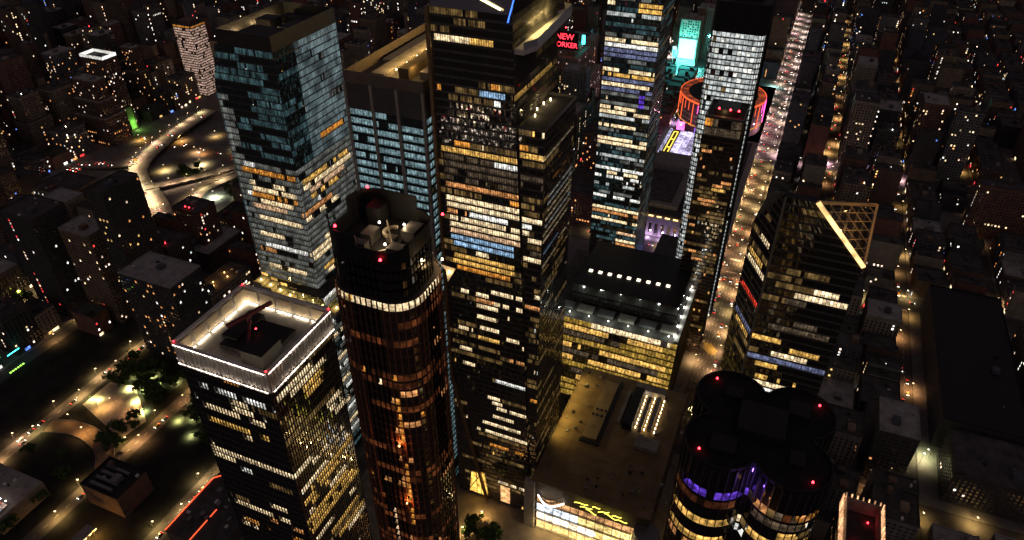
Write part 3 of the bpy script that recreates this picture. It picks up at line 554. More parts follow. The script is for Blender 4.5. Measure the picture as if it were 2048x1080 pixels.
# 9. paler slab
t = thing('pale_office_slab', 'tall slab with white-lit floors on a dark grid below a black crown', 'tower')
PL = densify(rpoly(222.5, 112.5, 22.5, 20, 5, 4), 3.4)
def lit2(lm, n, nf, z0, fh, rd):
    for k in range(nf):
        for i in range(n):
            if rd.random() < .93: lm[i, k, 0] = 'n' if rd.random() < .82 else 'w'
        if rd.random() < .15: lm[rd.randrange(n), k, 0] = 'o'
tower(t, lambda z: PL, 0, 266, 4.15, 1, lit_fn=lit2, p_run=0, p_one=0, seed=82, bandm=M_BLACK, band_h=1.0, mw=.35, mo=.2, quota=300, vis=tuple(i for i, p in enumerate(PL) if p[0] < 204 or (p[1] < 96 and p[0] < 230)))
bb = MB(); bb.prism(PL, 266.1, 288); bb.build('crown', M_BLACK, t); roofbox(t, 210, 232, 100, 122, 288, 291)
# 10. brown apartment tower in front of it
t = thing('apartment_tower', 'dark brown apartment tower with an orange-lit top in front of the white-lit slab', 'tower')
rws = [('W', 212, .05, .25, 'a', 1), ('W', 207, .1, .9, 'd', .9), ('S', 209, 0, .4, 'y', 1), ('W', 192, .1, .3, 'o', .8), ('W', 165, .55, .75, 'o', .9), ('W', 161, .55, .8, 'y', .8), ('W', 150, .3, .5, 'o', .9), ('W', 104, .2, .35, 'o', .9), ('W', 97, .3, .6, 'o', .8), ('W', 90, .35, .6, 'y', .7), ('W', 128, .1, .2, 'o', .8)]
tower(t, rect(150, 184, 93, 120.5), 0, 205, 3.4, [20, 18, 20, 18], rws, glassm=G_BRONZE, p_run=.02, p_one=.03, seed=83, pal='ooyg', band_h=.9, bandm=surf('brown_panel', (.09, .06, .04), .6, .2), mw=.14)
tower(t, rect(150.6, 183.4, 93.6, 119.9), 205.1, 219, 7, [16, 14, 16, 14], [('W', 206, 0, 1, 'd', .95), ('W', 213, 0, 1, 'd', .9), ('W', 213, .02, .2, 'a', 1), ('S', 208, .1, .4, 'y', 1), ('S', 214, .1, .3, 'y', 1)], glassm=G_BRONZE, p_run=0, p_one=.05, pal='ao', seed=84)
roofbox(t, 158, 174, 98, 115, 219.1, 224); parapet(t, 150, 184, 93, 120.5, 219.1, 221)
for x, y in ((156, 104), (156, 112), (156, 98)): beacon(t, x, y, 224, .8)
lamp_light(t, (156, 108, 222), 300, (1, .7, .3)); lamp_light(t, (154, 108, 227), 200, (1, .05, .05))

# 11. wide pleated glass block with yellow-lit floors
t = thing('pleated_glass_block', 'wide low glass block with bright yellow-lit floors behind the mall roof', 'building')
def ring5(z): w = lerp(50, 76, min(1, z/66)); return [(w, 104), (172, 104), (172, 216), (w, 216)]
rws = [('W', z, 0, 1, 'D', .97) for z in range(5, 66, 4)]+[('S', z, 0, 1, 'D', .8) for z in range(5, 66, 4)]+[('W', 61, .02, .9, 'y', 1), ('W', 57, .05, .9, 'y', .7), ('W', 65, .4, .95, 'c', .6), ('W', 52, .1, .6, 'd', .9), ('W', 47, .1, .95, 'y', .35), ('W', 43, .15, .95, 'y', .75), ('W', 38, .1, .9, 'd', .9), ('W', 33, .05, .95, 'y', .6), ('W', 28, .0, .95, 'd', .9), ('W', 23, 0, .9, 'y', .6), ('S', 60, 0, 1, 'y', .4), ('S', 50, 0, .8, 'y', .4), ('S', 40, .1, .9, 'o', .3)]
tower(t, ring5, 0, 66, 4.7, [40, 40, 40, 44], rws, p_run=.06, p_one=.03, pal='yyd', seed=85, band_h=.9, bandm=surf('olive_spandrel', (.12, .11, .06), .4, .2), mw=.14, mo=.3, quota=300, mull_every=1)
tower(t, rect(98, 166, 110, 196), 66.1, 84, 9, [20, 24, 20, 24], p_run=0, p_one=0, glassm=G_BLACK, seed=86, p_dim=.1, bands=False, cap=M_BLACK)
for i in range(9):
    y = 188-i*8.0; bb = MB(); bb.box(118+i*.4, 121+i*.4, y-1.5, y+1.5, 84.05, 84.8); bb.build('skylight', glow('skylight_glow', (1, .86, .62), 1.6, False) if i == 0 else bpy.data.materials['skylight_glow'], t)
for i in range(7):
    y = 208-i*16; bb = MB(); bb.bar((79, y, 66.1), (79, y, 69.5), .3); bb.cyl(79, y, 69.5, 70.2, .5, .4, 8, 1); bb.build('roof_lamp', [M_STEEL, E_LAMPW], t); lamp_light(t, (80.5, y, 70.5), 900, (.85, .95, .8), .4)
for i in range(6):
    y = 205-i*17; bb = MB(); bb.box(86, 94, y-13, y, 66.05, 68.4); bb.build('roof_unit', M_CONC if i % 2 else M_STEEL, t)
bb = MB(); bb.box(78, 170, 104.3, 107.6, 66.05, 67.2); bb.build('ledge', M_WHITE, t)
for i in range(7): 
    x = 84+i*13; bb = MB(); bb.cyl(x, 108.6, 66.1, 68, .25, .35, 8); bb.build('ledge_lamp', E_LAMPW, t); lamp_light(t, (x, 107.9, 69), 420, (.9, .95, .85), .3)

# 12. shopping mall with the tan roof and lit front
t = thing('shopping_mall', 'low mall with a broad tan roof and a bright glass front on the plaza', 'building')
XW, XE, YS, YN = -70, 44, 88, 166.6
bb = MB(); bb.box(XW+.6, XE, YS, YN, 0, 47.5); bb.build('wall', surf('mall_wall', (.11, .085, .06), .8, .3), t)
bb = MB(); bb.box(XW-1, XE+.4, YS-.4, YN, 47.55, 48.6); bb.build('roof', M_MALLROOF, t)
bb = MB(); bb.box(-24, 34, 137, 147, 48.65, 50.4); bb.build('roof_mound', surf('mall_upper_roof', (.33, .25, .13), .9, .3, .08), t)
bb = MB(); bb.box(-28, 38, 134, 136.4, 48.65, 49.8); bb.box(-28, -25, 136.4, 148, 48.65, 49.8); bb.build('roof_kerb', M_BLACK, t)
for i in range(3):
    for j in range(2):
        bb = MB(); bb.cyl(-2+j*5.5, 139.5+i*3.2-j*1.5, 50.45, 51.2, .9, .9, 8); bb.build('roof_vent', M_BLACK, t)
bb = MB()
for i in range(12): bb.box(-66+i*9, -65.8+i*9, 79, 164, 48.61, 48.68)
for i in range(5): bb.box(-68, 42, 88+i*16, 88.2+i*16, 48.61, 48.67)
bb.build('roof_seams', M_BROWN, t, kind='stuff')
rr = random.Random(8)
for i in range(46):
    x, y = rr.uniform(-66, -32) if i < 24 else rr.uniform(-30, 38), rr.uniform(80, 132) if i < 34 else rr.uniform(150, 162); w = rr.uniform(.6, 2.6); roofbox(t, x, x+w, y, y+rr.uniform(.6, 2.4), 48.66, 49+rr.random()*1.6, rr.choice((M_STEEL, M_CONC, M_BLACK)), 'roof_unit')
for i in range(4):
    bb = MB(); y = 84+i*9; bb.bar((-62, y, 49.2), (-36, y, 49.2), .35); bb.build('roof_pipe', M_STEEL, t)
for (a, c, d, e, h) in ((-2, 30, 104, 107, 4), (-4, 28, 110.5, 113, 4), (-6, 32, 117, 124, 6.5), (-2, 30, 126, 128.5, 3), (32, 38, 102, 124, 5), (-20, -10, 96, 112, 3)): roofbox(t, a, c, d, e, 48.65, 48.6+h, M_BLACK if e == 124 and a == -6 else M_CONC, 'roof_plant')
for i in range(9):
    x = -2+i*4
    for y in (108.8, 115, 101.8):
        bb = MB(); bb.cyl(x, y, 48.7, 50.6, .18, .28, 8); bb.build('roof_lamp', E_LAMP, t)
    if i % 2 == 0: lamp_light(t, (x, 108.8, 51.4), 120, (1, .72, .35)); lamp_light(t, (x, 115, 51.4), 120, (.9, .9, .75))
for i in range(2, 7):                                    # unseen floodlights added to imitate facade glow on the mall roof
    x = -54+i*13.5; bb = MB(); bb.bar((x, 165.4, 48.6), (x, 165.4, 56), .25); bb.box(x-.5, x+.5, 164.6, 165.4, 56, 56.5); bb.build('added_roof_flood', M_STEEL, t); lamp_light(t, (x, 163.8, 56), 2400, (1, .68, .18), .4, 150, (0, -.55, -1))
bb = MB(); bb.box(XW-.6, XW+.5, 88.5, 166, 34, 47.5); bb.build('fascia', surf('dark_fascia', (.08, .06, .05), .6, .2), t)
bb = MB(); bb.box(XW-2.4, XW+.2, 163.5, 170.5, 0, 47.8); bb.build('end_pier', M_STONE, t)
for k, (z0, z1, c) in enumerate(((1, 8, 'fa'), (10, 17, 'fb'), (19, 26, 'fc'), (28, 33, 'fd'))):
    for j in range(12):
        y1 = 162-j*5.8; y0 = y1-5.5
        cc = {'fa': (1, .62, .2), 'fb': (1, .8, .55) if j < 7 else (1, .68, .22), 'fc': (.8, .88, 1) if j < 5 else (1, .7, .25), 'fd': (1, .5, .2)}[c]; st = (1.5, 2.6 if j < 6 else 1.8, 2.4 if j < 5 else 1.4, .7)[k]
        key = 'shop_%s_%d' % (c, 0 if j < 5 else 1 if j < 7 else 2); m = bpy.data.materials.get(key) or lit(key, cc, st, scale=.35)
        bb = MB(); bb.quad((XW-.05, y1, z0), (XW-.05, y0, z0), (XW-.05, y0, z1), (XW-.05, y1, z1)); bb.build('shop_window', m, t)
for z in (0.2, 9, 18, 27):
    bb = MB(); bb.box(XW-1.2, XW, 88, 163, z, z+.8); bb.build('front_ledge', M_STONE, t)
for j in range(13):
    bb = MB(); bb.box(XW-.5, XW, 162.2-j*5.8-.15, 162.2-j*5.8+.15, 1, 34); bb.build('front_post', M_MULL, t)
for k in range(3):                                    # curved canopy arcs over the doors
    bb = MB(); P = [(XW-1.5-5.5*math.sin(math.pi*q/12), lerp(161, 143, q/12)+k*.4, 36+k*3.2) for q in range(13)]
    for q in range(12): bb.bar(P[q], P[q+1], .6, .9)
    bb.build('canopy_arc', M_WHITE if k else E_STRIPW, t)
for j, (y, z, l, s) in enumerate(((136, 43, 9, .35), (132, 40.5, 8, .3), (128, 38, 7, -.5), (120, 42, 7, .7), (116, 40, 8, -.55), (111, 42, 6, .3), (108, 39, 7, .1), (124, 44, 5, .2))):   # looping light sculpture over the doors
    bb = MB(); P = [(XW-2.2, y-l*q/5, z+s*(q-2.5)+.5*math.sin(q*1.2)) for q in range(6)]
    for q in range(5): bb.bar(P[q], P[q+1], .4)
    bb.build('light_loop', glow('loop_yellow', (1, .85, .1), 2.4, False) if j == 0 else bpy.data.materials['loop_yellow'], t)
bb = MB()                                             # round drum with a lit rim at the south end of the front
bb.cyl(XW-4, 88, 30, 40, 9, 8, 24); bb.build('drum', M_STEEL, t)
bb = MB(); bb.cyl(XW-4, 88, 29.2, 30, 9.3, 9.3, 24); bb.build('drum_rim', E_GOLD, t)
for y in (158, 146, 134, 122, 110, 98): lamp_light(t, (XW-4, y, 7), 1500, (1, .7, .3), .6)

# 13. post office and station hall
t = thing('station_hall', 'long low stone station hall with lit skylights and a lilac-lit colonnade', 'building')
XW, XE, YS, YN = 325, 560, 96, 216
bb = MB(); bb.box(XW, XE, YS, YN, 0, 22); bb.build('wall', M_STONE, t)
bb = MB(); bb.box(XW-.8, XE+.8, YS-.8, YN+.8, 22.05, 24); bb.build('cornice', M_STONE, t)
bb = MB(); bb.box(XW+6, XE-6, YS+6, YN-6, 24.05, 25); bb.build('roof', M_ROOF, t)
for i, (a, c, d, e, h) in enumerate(((345, 470, 104, 150, 31), (345, 470, 156, 210, 30), (352, 420, 165, 200, 34), (430, 465, 110, 205, 36))): roofbox(t, a, c, d, e, 25.05, h-i*.013, M_CONC if i % 2 else M_ROOF, 'roof_block')
def sky_light(x0, x1, y0, y1, m, n):
    for i in range(n):
        for j in range(4):
            bb = MB(); a, c = lerp(x0, x1, i/n), lerp(x0, x1, (i+.92)/n); d, e = lerp(y0, y1, j/4), lerp(y0, y1, (j+.93)/4)
            bb.hexa([(a, d, 25.1), (c, d, 25.1), (c, e, 25.1), (a, e, 25.1)], [(a, d, 28), (c, d, 28), (c, e, 28), (a, e, 28)]); bb.build('skylight_pane', m, t)
E_SKYL = lit('skylight_lilac', (.72, .62, 1), 1.7, scale=.2, sample=True)
sky_light(480, 552, 163, 195, E_SKYL, 6)
sky_light(480, 555, 206, 209.5, lit('skylight_pale', (.7, .66, 1), .8, scale=.2), 6)
bb = MB()
for p, q in (((478, 198), (550, 198)), ((550, 198), (550, 203)), ((550, 203), (478, 203)), ((478, 203), (478, 198)), ((500, 198), (500, 203)), ((525, 198), (525, 203)), ((466, 214), (480, 214)), ((466, 214), (466, 120))): bb.bar((*p, 25.8), (*q, 25.8), 1.1, .7)
bb.build('rooftop_string_lights', glow('string_yellow', (1, .7, .08), 1.6, True), t)
for i in range(17):
    y = YN-5-i*6.9
    bb = MB(); bb.bar((XW-1.4, y, 2), (XW-1.4, y, 19), 1.3, 1.3); bb.build('column', M_STONE, t)
for i in range(16):
    y = YN-8.4-i*6.9; bb = MB(); bb.quad((XW-.06, y+1.6, 4), (XW-.06, y-1.6, 4), (XW-.06, y-1.6, 16), (XW-.06, y+1.6, 16)); bb.build('window', LIT['c'] if i in (9, 10, 12) else G_DARK, t)
    if i % 2 == 0:
        bb = MB(); bb.cyl(XW-5, y, .2, 1, .5, .4, 8); bb.build('uplight', E_LAMPW, t); lamp_light(t, (XW-6, y, 3), 2600, (.72, .5, 1), .6)
for i in range(12):
    bb = MB(); bb.bar((XW+1, YN-6-i*9, 24.8), (XW+1, YN-11-i*9, 24.8), .8, .8); bb.build('edge_light', E_GOLD, t)
bb = MB(); bb.box(462, 464, 152, 204, 25.1, 33); bb.build('roof_colonnade', M_STONE, t)
for i in range(10):
    bb = MB(); bb.box(461.2, 461.9, 155+i*4.6, 157+i*4.6, 26, 31); bb.build('window', LIT['k'], t)

# 14. round arena with orange lights
t = thing('round_arena', 'round arena ringed with orange and pink light strips', 'stadium')
AX, AY, AR = 664, 160, 59
bb = MB(); bb.cyl(AX, AY, 0, 44, AR, AR, 64); bb.build('wall', WALLS[3], t)
bb = MB(); bb.cyl(AX, AY, 44.05, 45, AR*.8, AR*.8, 64); bb.build('roof', M_BLACK, t)
def ringq(r0, r1, z0, z1, n=96):
    q = MB()
    for i in range(n):
        a, c = 2*math.pi*i/n, 2*math.pi*(i+1)/n
        q.quad((AX+r0*math.cos(a), AY+r0*math.sin(a), z0), (AX+r0*math.cos(c), AY+r0*math.sin(c), z0), (AX+r1*math.cos(c), AY+r1*math.sin(c), z1), (AX+r1*math.cos(a), AY+r1*math.sin(a), z1))
    return q
ringq(AR*.82, AR*.99, 44.6, 45.4).build('rim_walk', lit('rim_orange', (1, .15, .03), .45, scale=.12, sample=True), t)
ringq(AR+.3, AR+.3, 43, 45.6).build('rim_band', E_ORANGE, t)
for i in range(44):
    a = 2*math.pi*i/44; x, y = AX+(AR+.5)*math.cos(a), AY+(AR+.5)*math.sin(a)
    d = math.degrees(a) % 360; m = E_PINK if (250 < d < 330 or 150 < d < 165) else E_ORANGE
    bb = MB(); bb.bar((x, y, 30 if i % 3 else 10), (x, y, 42), .7 if i % 3 else 1.0); bb.build('light_strip', m, t)
for k in range(3): ringq(AR+.2, AR+.2, 10+k*7, 12+k*7).build('lit_ring', LIT['d' if k else 'a'], t)
for a in (180, 215, 250, 285): lamp_light(t, (AX+(AR+9)*math.cos(RAD(a)), AY+(AR+9)*math.sin(RAD(a)), 12), 9000, (1, .4, .55) if a > 220 else (.75, .45, 1), 1.5)

# 15. stepped hotel with the red rooftop sign
t = thing('stepped_hotel', 'stepped beige hotel tower carrying a red two-line rooftop sign', 'hotel')
for i, (x0, x1, y0, y1, h) in enumerate(((560, 640, 335, 420, 70), (566, 632, 345, 412, 85), (572, 626, 350, 406, 98), (577, 618, 357, 394, 107), (580, 610, 362, 390, 117))):
    bb = MB(); bb.box(x0, x1, y0, y1, 0 if i == 0 else (70, 85, 98, 107)[i-1]+.02, h); bb.build('tier', WALLS[5] if i % 2 else WALLS[2], t)
    for f in range(4):
        bb = MB(); bb.bar((x0-.2, lerp(y0+4, y1-4, f/3), 4), (x0-.2, lerp(y0+4, y1-4, f/3), h-2), 2, 2); bb.build('pier', WALLS[2], t)
    un, li = MB(), MB(); rd = random.Random(5+i)
    for z in range(6 if i == 0 else int((70, 85, 98, 107)[i-1])+3, int(h)-3, 4):
        for y in range(int(y0)+3, int(y1)-3, 4):
            (li if rd.random() < .09 else un).quad((x0-.06, y+1.6, z), (x0-.06, y, z), (x0-.06, y, z+2), (x0-.06, y+1.6, z+2))
        for x in range(int(x0)+3, int(x1)-3, 4):
            (li if rd.random() < .09 else un).quad((x, y0-.06, z), (x+1.6, y0-.06, z), (x+1.6, y0-.06, z+2), (x, y0-.06, z+2))
    un.build('windows', G_DARK, t, kind='stuff'); li.build('lit_windows', LIT['k'], t, kind='stuff')
bb = MB(); bb.box(576.5, 577.3, 352, 390, 107.1, 131); bb.build('sign_frame', M_BLACK, t)
def text(root, body, loc, size, m, name='sign_letters', rz=-math.pi/2):
    cu = bpy.data.curves.new(name, 'FONT'); cu.body = body; cu.size = size; cu.extrude = .18; cu.align_x = 'CENTER'
    o = bpy.data.objects.new(name, cu); COL.objects.link(o); o.data.materials.append(m)
    bpy.context.view_layer.update(); me = bpy.data.meshes.new_from_object(o); COL.objects.unlink(o); bpy.data.objects.remove(o)
    o = link(name, me, root, loc); o.rotation_euler = (math.pi/2, 0, rz); return o
text(t, 'NEW', (576, 371.5, 120.6), 11.4, E_NEONR); text(t, 'YORKER', (576, 371, 110.2), 9.6, E_NEONR)
bb = MB(); bb.box(606, 608, 352, 356, 107.1, 119); bb.build('sign_panel', E_CYAN, t)
beacon(t, 590, 375, 131, 1.0)
lamp_light(t, (640, 345, 60), 4000, (1, .2, .2), 2)

# 16. billboard block on the far crossing
t = thing('billboard_building', 'narrow pale building behind a glowing cyan screen', 'building')
bb = MB(); bb.box(874, 905, 236, 268, 0, 80); bb.build('wall', WALLS[2], t); roofbox(t, 880, 895, 245, 258, 80.05, 86, M_CONC)
bb = MB(); bb.box(871.5, 873.8, 238, 266, 16, 48); bb.build('screen', glow('screen_cyan', (.15, 1, .95), 4, True), t)
bb = MB(); bb.box(871.8, 873.8, 269, 276, 14, 34); bb.build('side_screen', lit('screen_white', (.5, 1, 1), 1.2, scale=.1), t)
un, li = MB(), MB(); rd = random.Random(4)
for z in range(52, 78, 4):
    for y in range(238, 266, 4): (li if rd.random() < .3 else un).quad((873.9, y+2, z), (873.9, y, z), (873.9, y, z+2), (873.9, y+2, z+2))
un.build('windows', G_DARK, t, kind='stuff'); li.build('lit_windows', LIT['n'], t, kind='stuff')
lamp_light(t, (862, 252, 30), 260000, (.1, 1, .92), 5)
for x, y in ((846, 262), (840, 236), (820, 250)): lamp_light(t, (x, y, 14), 60000, (.12, .95, 1), 2)  # extra cyan lamps added low on the avenue to widen the screen spill

# low dark hall and violet-lit passage beside the slabs
t = thing('dark_hall', 'low black hall beside the violet-lit passage under the slabs', 'building')
bb = MB(); bb.box(222, 290, 134, 160, .15, 26); bb.build('wall', M_BLACK, t); bb = MB(); bb.box(221.6, 290.4, 133.6, 160.4, 26.05, 27); bb.build('roof', M_ROOF, t)
bb = MB(); bb.box(220.4, 221.5, 138, 160, 6, 14); bb.build('violet_screen', lit('screen_violet', (.3, .2, 1), 2.0, scale=.2, sample=True), t)
for x in range(236, 292, 9):
    bb = MB(); bb.bar((x, 160.8, 2), (x, 160.8, 9), .5); bb.build('violet_light', E_VIOLET, t); lamp_light(t, (x, 163.5, 6), 1500, (.3, .15, 1))
lamp_light(t, (216, 149, 9), 3000, (.3, .18, 1))

# lit advertising panels on posts around the far crossings
rs = random.Random(66)
for i, (cn, cc) in enumerate((('pink', (1, .12, .45)), ('violet', (.4, .15, 1)), ('white', (1, .95, .9)), ('cyan', (.1, .9, 1)), ('red', (1, .08, .06)), ('blue', (.12, .3, 1)))):
    m = lit('panel_%s' % cn, cc, 2.2, scale=.12, sample=False)
    for j in range(4):
        x, y = rs.choice((588, 863, 1138))+rs.uniform(0, 3), rs.uniform(230, 620) if j else rs.uniform(100, 210)
        w, z, h = rs.uniform(5, 12), rs.uniform(8, 22), rs.uniform(5, 12)
        t = thing('advertising_panel', '%s lit advertising panel beside a far avenue' % cn, 'billboard', (x, y, 0), 'lit panels by the far avenues')
        q = MB(); q.box(-.3, .3, -w/2, w/2, z, z+h); q.build('panel', m, t)
        for s_ in (-1, 1): q = MB(); q.bar((.2, s_*w*.35, 0), (.2, s_*w*.35, z), .4); q.build('post', M_STEEL, t)
        lamp_light(t, (-4, 0, z+h/2), 9000, cc, 1.5)

# ------------------------------------------------------------------ generic city building
WKEY = ['k', 'w', 'c', 'o', 'y', 'a', 'n', 'r', 'b']
CITYLIT = {'k': lit('city_pink_white', (1, .72, .55), 1.5, hi=1.8), 'w': lit('city_white', (1, .94, .85), 1.6, hi=1.9), 'c': lit('city_cream', (1, .72, .4), 1.5, hi=1.8), 'o': lit('city_orange', (1, .4, .12), 1.3), 'y': lit('city_yellow', (1, .62, .2), 1.4), 'a': lit('city_amber', (1, .34, .06), 1.2), 'n': lit('city_pale', (.75, .85, .9), 1.2), 'r': lit('city_red', (1, .06, .06), 1.8), 'b': lit('city_blue', (.15, .3, 1), 1.5)}
CMATS = [CITYLIT[k] for k in WKEY]
def facade_windows(un, li, x0, x1, y0, y1, z0, z1, rd, p, pal, fw=3.2, fh=3.4, ww=1.5, wh=1.9):
    faces = [('W', x0)] + ([('S', y0)] if y0 > 55 else []) + ([('N', y1)] if y1 < 75 else [])
    ni = int((z1-z0-2)/fh)
    for fc, v in faces:
        a, c = (y0, y1) if fc == 'W' else (x0, x1); n = max(1, int((c-a-1)/fw)); s = (c-a)/n
        boost = 1 if fc == 'W' else .8; stair = rd.randrange(n) if rd.random() < .25 else -1; own = rd.choice(pal)
        for k in range(ni):
            z = z0+1.6+k*fh; run = rd.random() < .02+p*.25; r0 = rd.random()*.7; r1 = r0+rd.uniform(.15, .6)
            for j in range(n):
                m = a+s*(j+.5); l, r = m-ww/2, m+ww/2
                if rd.random() < (.8 if run and r0 <= j/n <= r1 else .55 if j == stair else p*boost*.7): tgt = li; mi = WKEY.index(own if run or rd.random() < .5 else rd.choice(pal))
                else:
                    tgt = un; mi = 0
                    if un is None: continue
                if fc == 'W': tgt.quad((x0-.06, r, z), (x0-.06, l, z), (x0-.06, l, z+wh), (x0-.06, r, z+wh), mi)
                elif fc == 'S': tgt.quad((l, y0-.06, z), (r, y0-.06, z), (r, y0-.06, z+wh), (l, y0-.06, z+wh), mi)
                else: tgt.quad((r, y1+.06, z), (l, y1+.06, z), (l, y1+.06, z+wh), (r, y1+.06, z+wh), mi)
PALS = ['kkwwco', 'kwwcckr', 'ccyok', 'ookyc', 'wwnkcb', 'kwoark', 'kkwrwwb']
def block(x0, x1, y0, y1, h, wi, seed, label=None, group=None, p=.07, pal=None, name='city_building', cat='building', tiers=None, tank=None, joined=None, roof=None, fw=3.2, ww=1.5, roofp=True, win=True, ledge=False):
    rd = random.Random(seed); pal = pal or rd.choice(PALS)
    if p > .012 and joined is not None or group: p = rd.choice((.002, .004, .008, .015, .03, .06, .14))*(1 if y0 > 70 else .5)
    ts = [(x0, x1, y0, y1, 0, h)] if not tiers else []
    z = 0
    if tiers:
        for (f, ins) in tiers: ts.append((x0+ins, x1-ins, y0+ins, y1-ins, z+(.02 if z else 0), h*f)); z = h*f
    if joined is None: wl, rf, un, li, ex = MB(), MB(), MB(), MB(), []
    else: wl, rf, un, li = joined[wi], joined['roof'], None, joined['lit']; ex = None
    tops = []
    for (a, c, d, e, q0, q1) in ts:
        if joined is None: rf = MB(); tops.append(rf)
        wl.box(a, c, d, e, q0, q1, 0, False)
        if win: facade_windows(un, li, a, c, d, e, q0+1.5, q1, rd, p, pal, fw, 3.4, ww)
        if roofp:
            rf.box(a, c, d, d+.4, q1, q1+1, 0, False); rf.box(a, c, e-.4, e, q1, q1+1, 0, False); rf.box(a, a+.4, d+.4, e-.4, q1, q1+1, 0, False); rf.box(c-.4, c, d+.4, e-.4, q1, q1+1, 0, False)
        rf.quad((a+.4, d+.4, q1+.02), (c-.4, d+.4, q1+.02), (c-.4, e-.4, q1+.02), (a+.4, e-.4, q1+.02))
    if group or joined is not None:                    # shopfronts
        x = x0+.5
        while x < x1-2:
            w_ = rd.uniform(3, 7)
            if rd.random() < (.3 if y0 > 70 else .12):
                mi = WKEY.index(rd.choice('ccywkoyrbn'))
                if y0 > 55: li.quad((x, y0-.08, .6), (min(x1, x+w_), y0-.08, .6), (min(x1, x+w_), y0-.08, 3.4), (x, y0-.08, 3.4), mi)
                else: li.quad((min(x1, x+w_), y1+.08, .6), (x, y1+.08, .6), (x, y1+.08, 3.4), (min(x1, x+w_), y1+.08, 3.4), mi)
            x += w_+.6
    a, c, d, e, q0, q1 = ts[-1]; w, dd = c-a, e-d
    bx = (a+w*rd.uniform(.1, .5), d+dd*rd.uniform(.1, .5))
    tgt = MB() if joined is None else rf
    tgt.box(bx[0], bx[0]+min(6, w*.35), bx[1], bx[1]+min(5, dd*.35), q1+.03, q1+rd.uniform(2.5, 4.5), 0, False)
    lampd = rd.random() < .16
    if joined is not None:
        if lampd: li.box(bx[0]-1, bx[0]-.5, bx[1], bx[1]+.5, q1+2, q1+2.5, WKEY.index(rd.choice('wkcrr')))
        return
    root = thing(name, label, cat, group=group)
    wl.build('wall', WALLS[wi], root); ro = [r_.build('roof', roof or (M_ROOF if seed % 3 else M_ROOFP), root) for r_ in tops][-1]; tgt.build('bulkhead', WALLS[(wi+2) % 7], ro)
    un.build('windows', G_DARK, root, kind='stuff'); li.build('lit_windows', CMATS, root, kind='stuff')
    if (ledge or h > 45) and win:
        q = MB()
        for (a_, c_, d_, e_, q0_, q1_) in ts:
            k = q0_+4.4
            while k < q1_-2: q.box(a_-.3, c_+.3, d_-.3, e_+.3, k, k+.35, 0, True); k += 3.4
        q.build('floor_ledges', WALLS[(wi+3) % 7] if wi != 4 else M_BAND, root, kind='stuff')
    for i in range(rd.randrange(2, 6)):
        ux, uy = rd.uniform(a+1, c-3), rd.uniform(d+1, e-3)
        if abs(ux-bx[0]) > 6 or abs(uy-bx[1]) > 6: roofbox(ro, ux, ux+rd.uniform(1, 2.4), uy, uy+rd.uniform(1, 2.4), q1+.03, q1+rd.uniform(.8, 1.9), rd.choice((M_STEEL, M_CONC, M_BLACK, M_WHITE)), 'roof_unit')
    if lampd:
        q = MB(); q.cyl(bx[0]-1, bx[1], q1+1, q1+2.4, .3, .3, 6); q.build('roof_lamp', rd.choice([E_LAMP, E_LAMPW, E_RED]), ro)
    if tank or (tank is None and h < 70 and rd.random() < .3):
        q = MB(); tx, ty = a+w*.75, d+dd*.7
        for sx in (-1.2, 1.2):
            for sy in (-1.2, 1.2): q.bar((tx+sx, ty+sy, q1), (tx+sx, ty+sy, q1+3), .25)
        q.cyl(tx, ty, q1+3, q1+6.5, 1.9, 1.8, 10); q.cyl(tx, ty, q1+6.5, q1+7.8, 1.95, .1, 10); q.build('water_tank', WALLS[1], ro)
    return root

# ------------------------------------------------------------------ named blocks
SOLID = [(858, 912, 226, 282), (552, 648, 328, 426), (-238, 44, -2, 395), (40, 300, 86, 294), (302, 576, 86, 216), (577, 848, 86, 216)]
def nb(x0, x1, y0, y1, h, wi, seed, label, **k):
    SOLID.append((x0-2, x1+2, y0-2, y1+2)); return block(x0, x1, y0, y1, h, wi, seed, label, **k)
nb(-8, 30, 570, 590, 140, 4, 301, 'tall dark slab with two red roof lights left of the highway ramps', cat='tower', name='apartment_slab', p=.05)
nb(32, 60, 566, 612, 62, 4, 302, 'dark lower wing just right of the tall dark slab', p=.05)
nb(-36, -2, 490, 546, 86, 4, 303, 'dark mid-rise with warm windows and a pink sign at its foot', p=.1, pal='oockw')
nb(-28, 6, 645, 686, 108, 4, 304, 'black tower with faint striped side at the left edge', cat='tower', name='apartment_slab', p=.03)
nb(-15, 9, 598, 634, 96, 5, 305, 'slim tower with a curved bright rooftop between two dark towers', cat='tower', name='apartment_slab', p=.08, roof=M_ROOFP)
nb(80, 130, 574, 630, 24, 1, 306, 'wide brown podium under the squat brown tower by the ramps', p=.05)
r4 = block(92, 118, 588, 620, 62, 0, 307, 'squat brown brick tower with two red roof lights beside the ramps', p=.06, pal='kwor')
for x, y in ((96, 600), (96, 605)): beacon(r4, x, y, 64, .6)
r5 = nb(2, 55, 497, 521, 45, 2, 308, 'pale office building with orange-lit roof terrace behind the white-rimmed tower', p=.45, pal='kkcw', fw=3, ww=2, name='office_building')
for x, y in ((20, 508), (24, 512), (36, 506), (40, 513)):
    q = MB(); q.cyl(x, y, 45.1, 46.3, .5, .5, 8); q.build('roof_lamp', E_GOLD, r5); lamp_light(r5, (x, y, 47.6), 420, (1, .45, .12))
nb(50, 98, 756, 790, 46, 2, 309, 'beige office block with a lit stair strip near the left edge', p=.1, pal='cykc')
nb(104, 150, 800, 850, 30, 5, 310, 'low tan block left of the elevated ramp', p=.05)
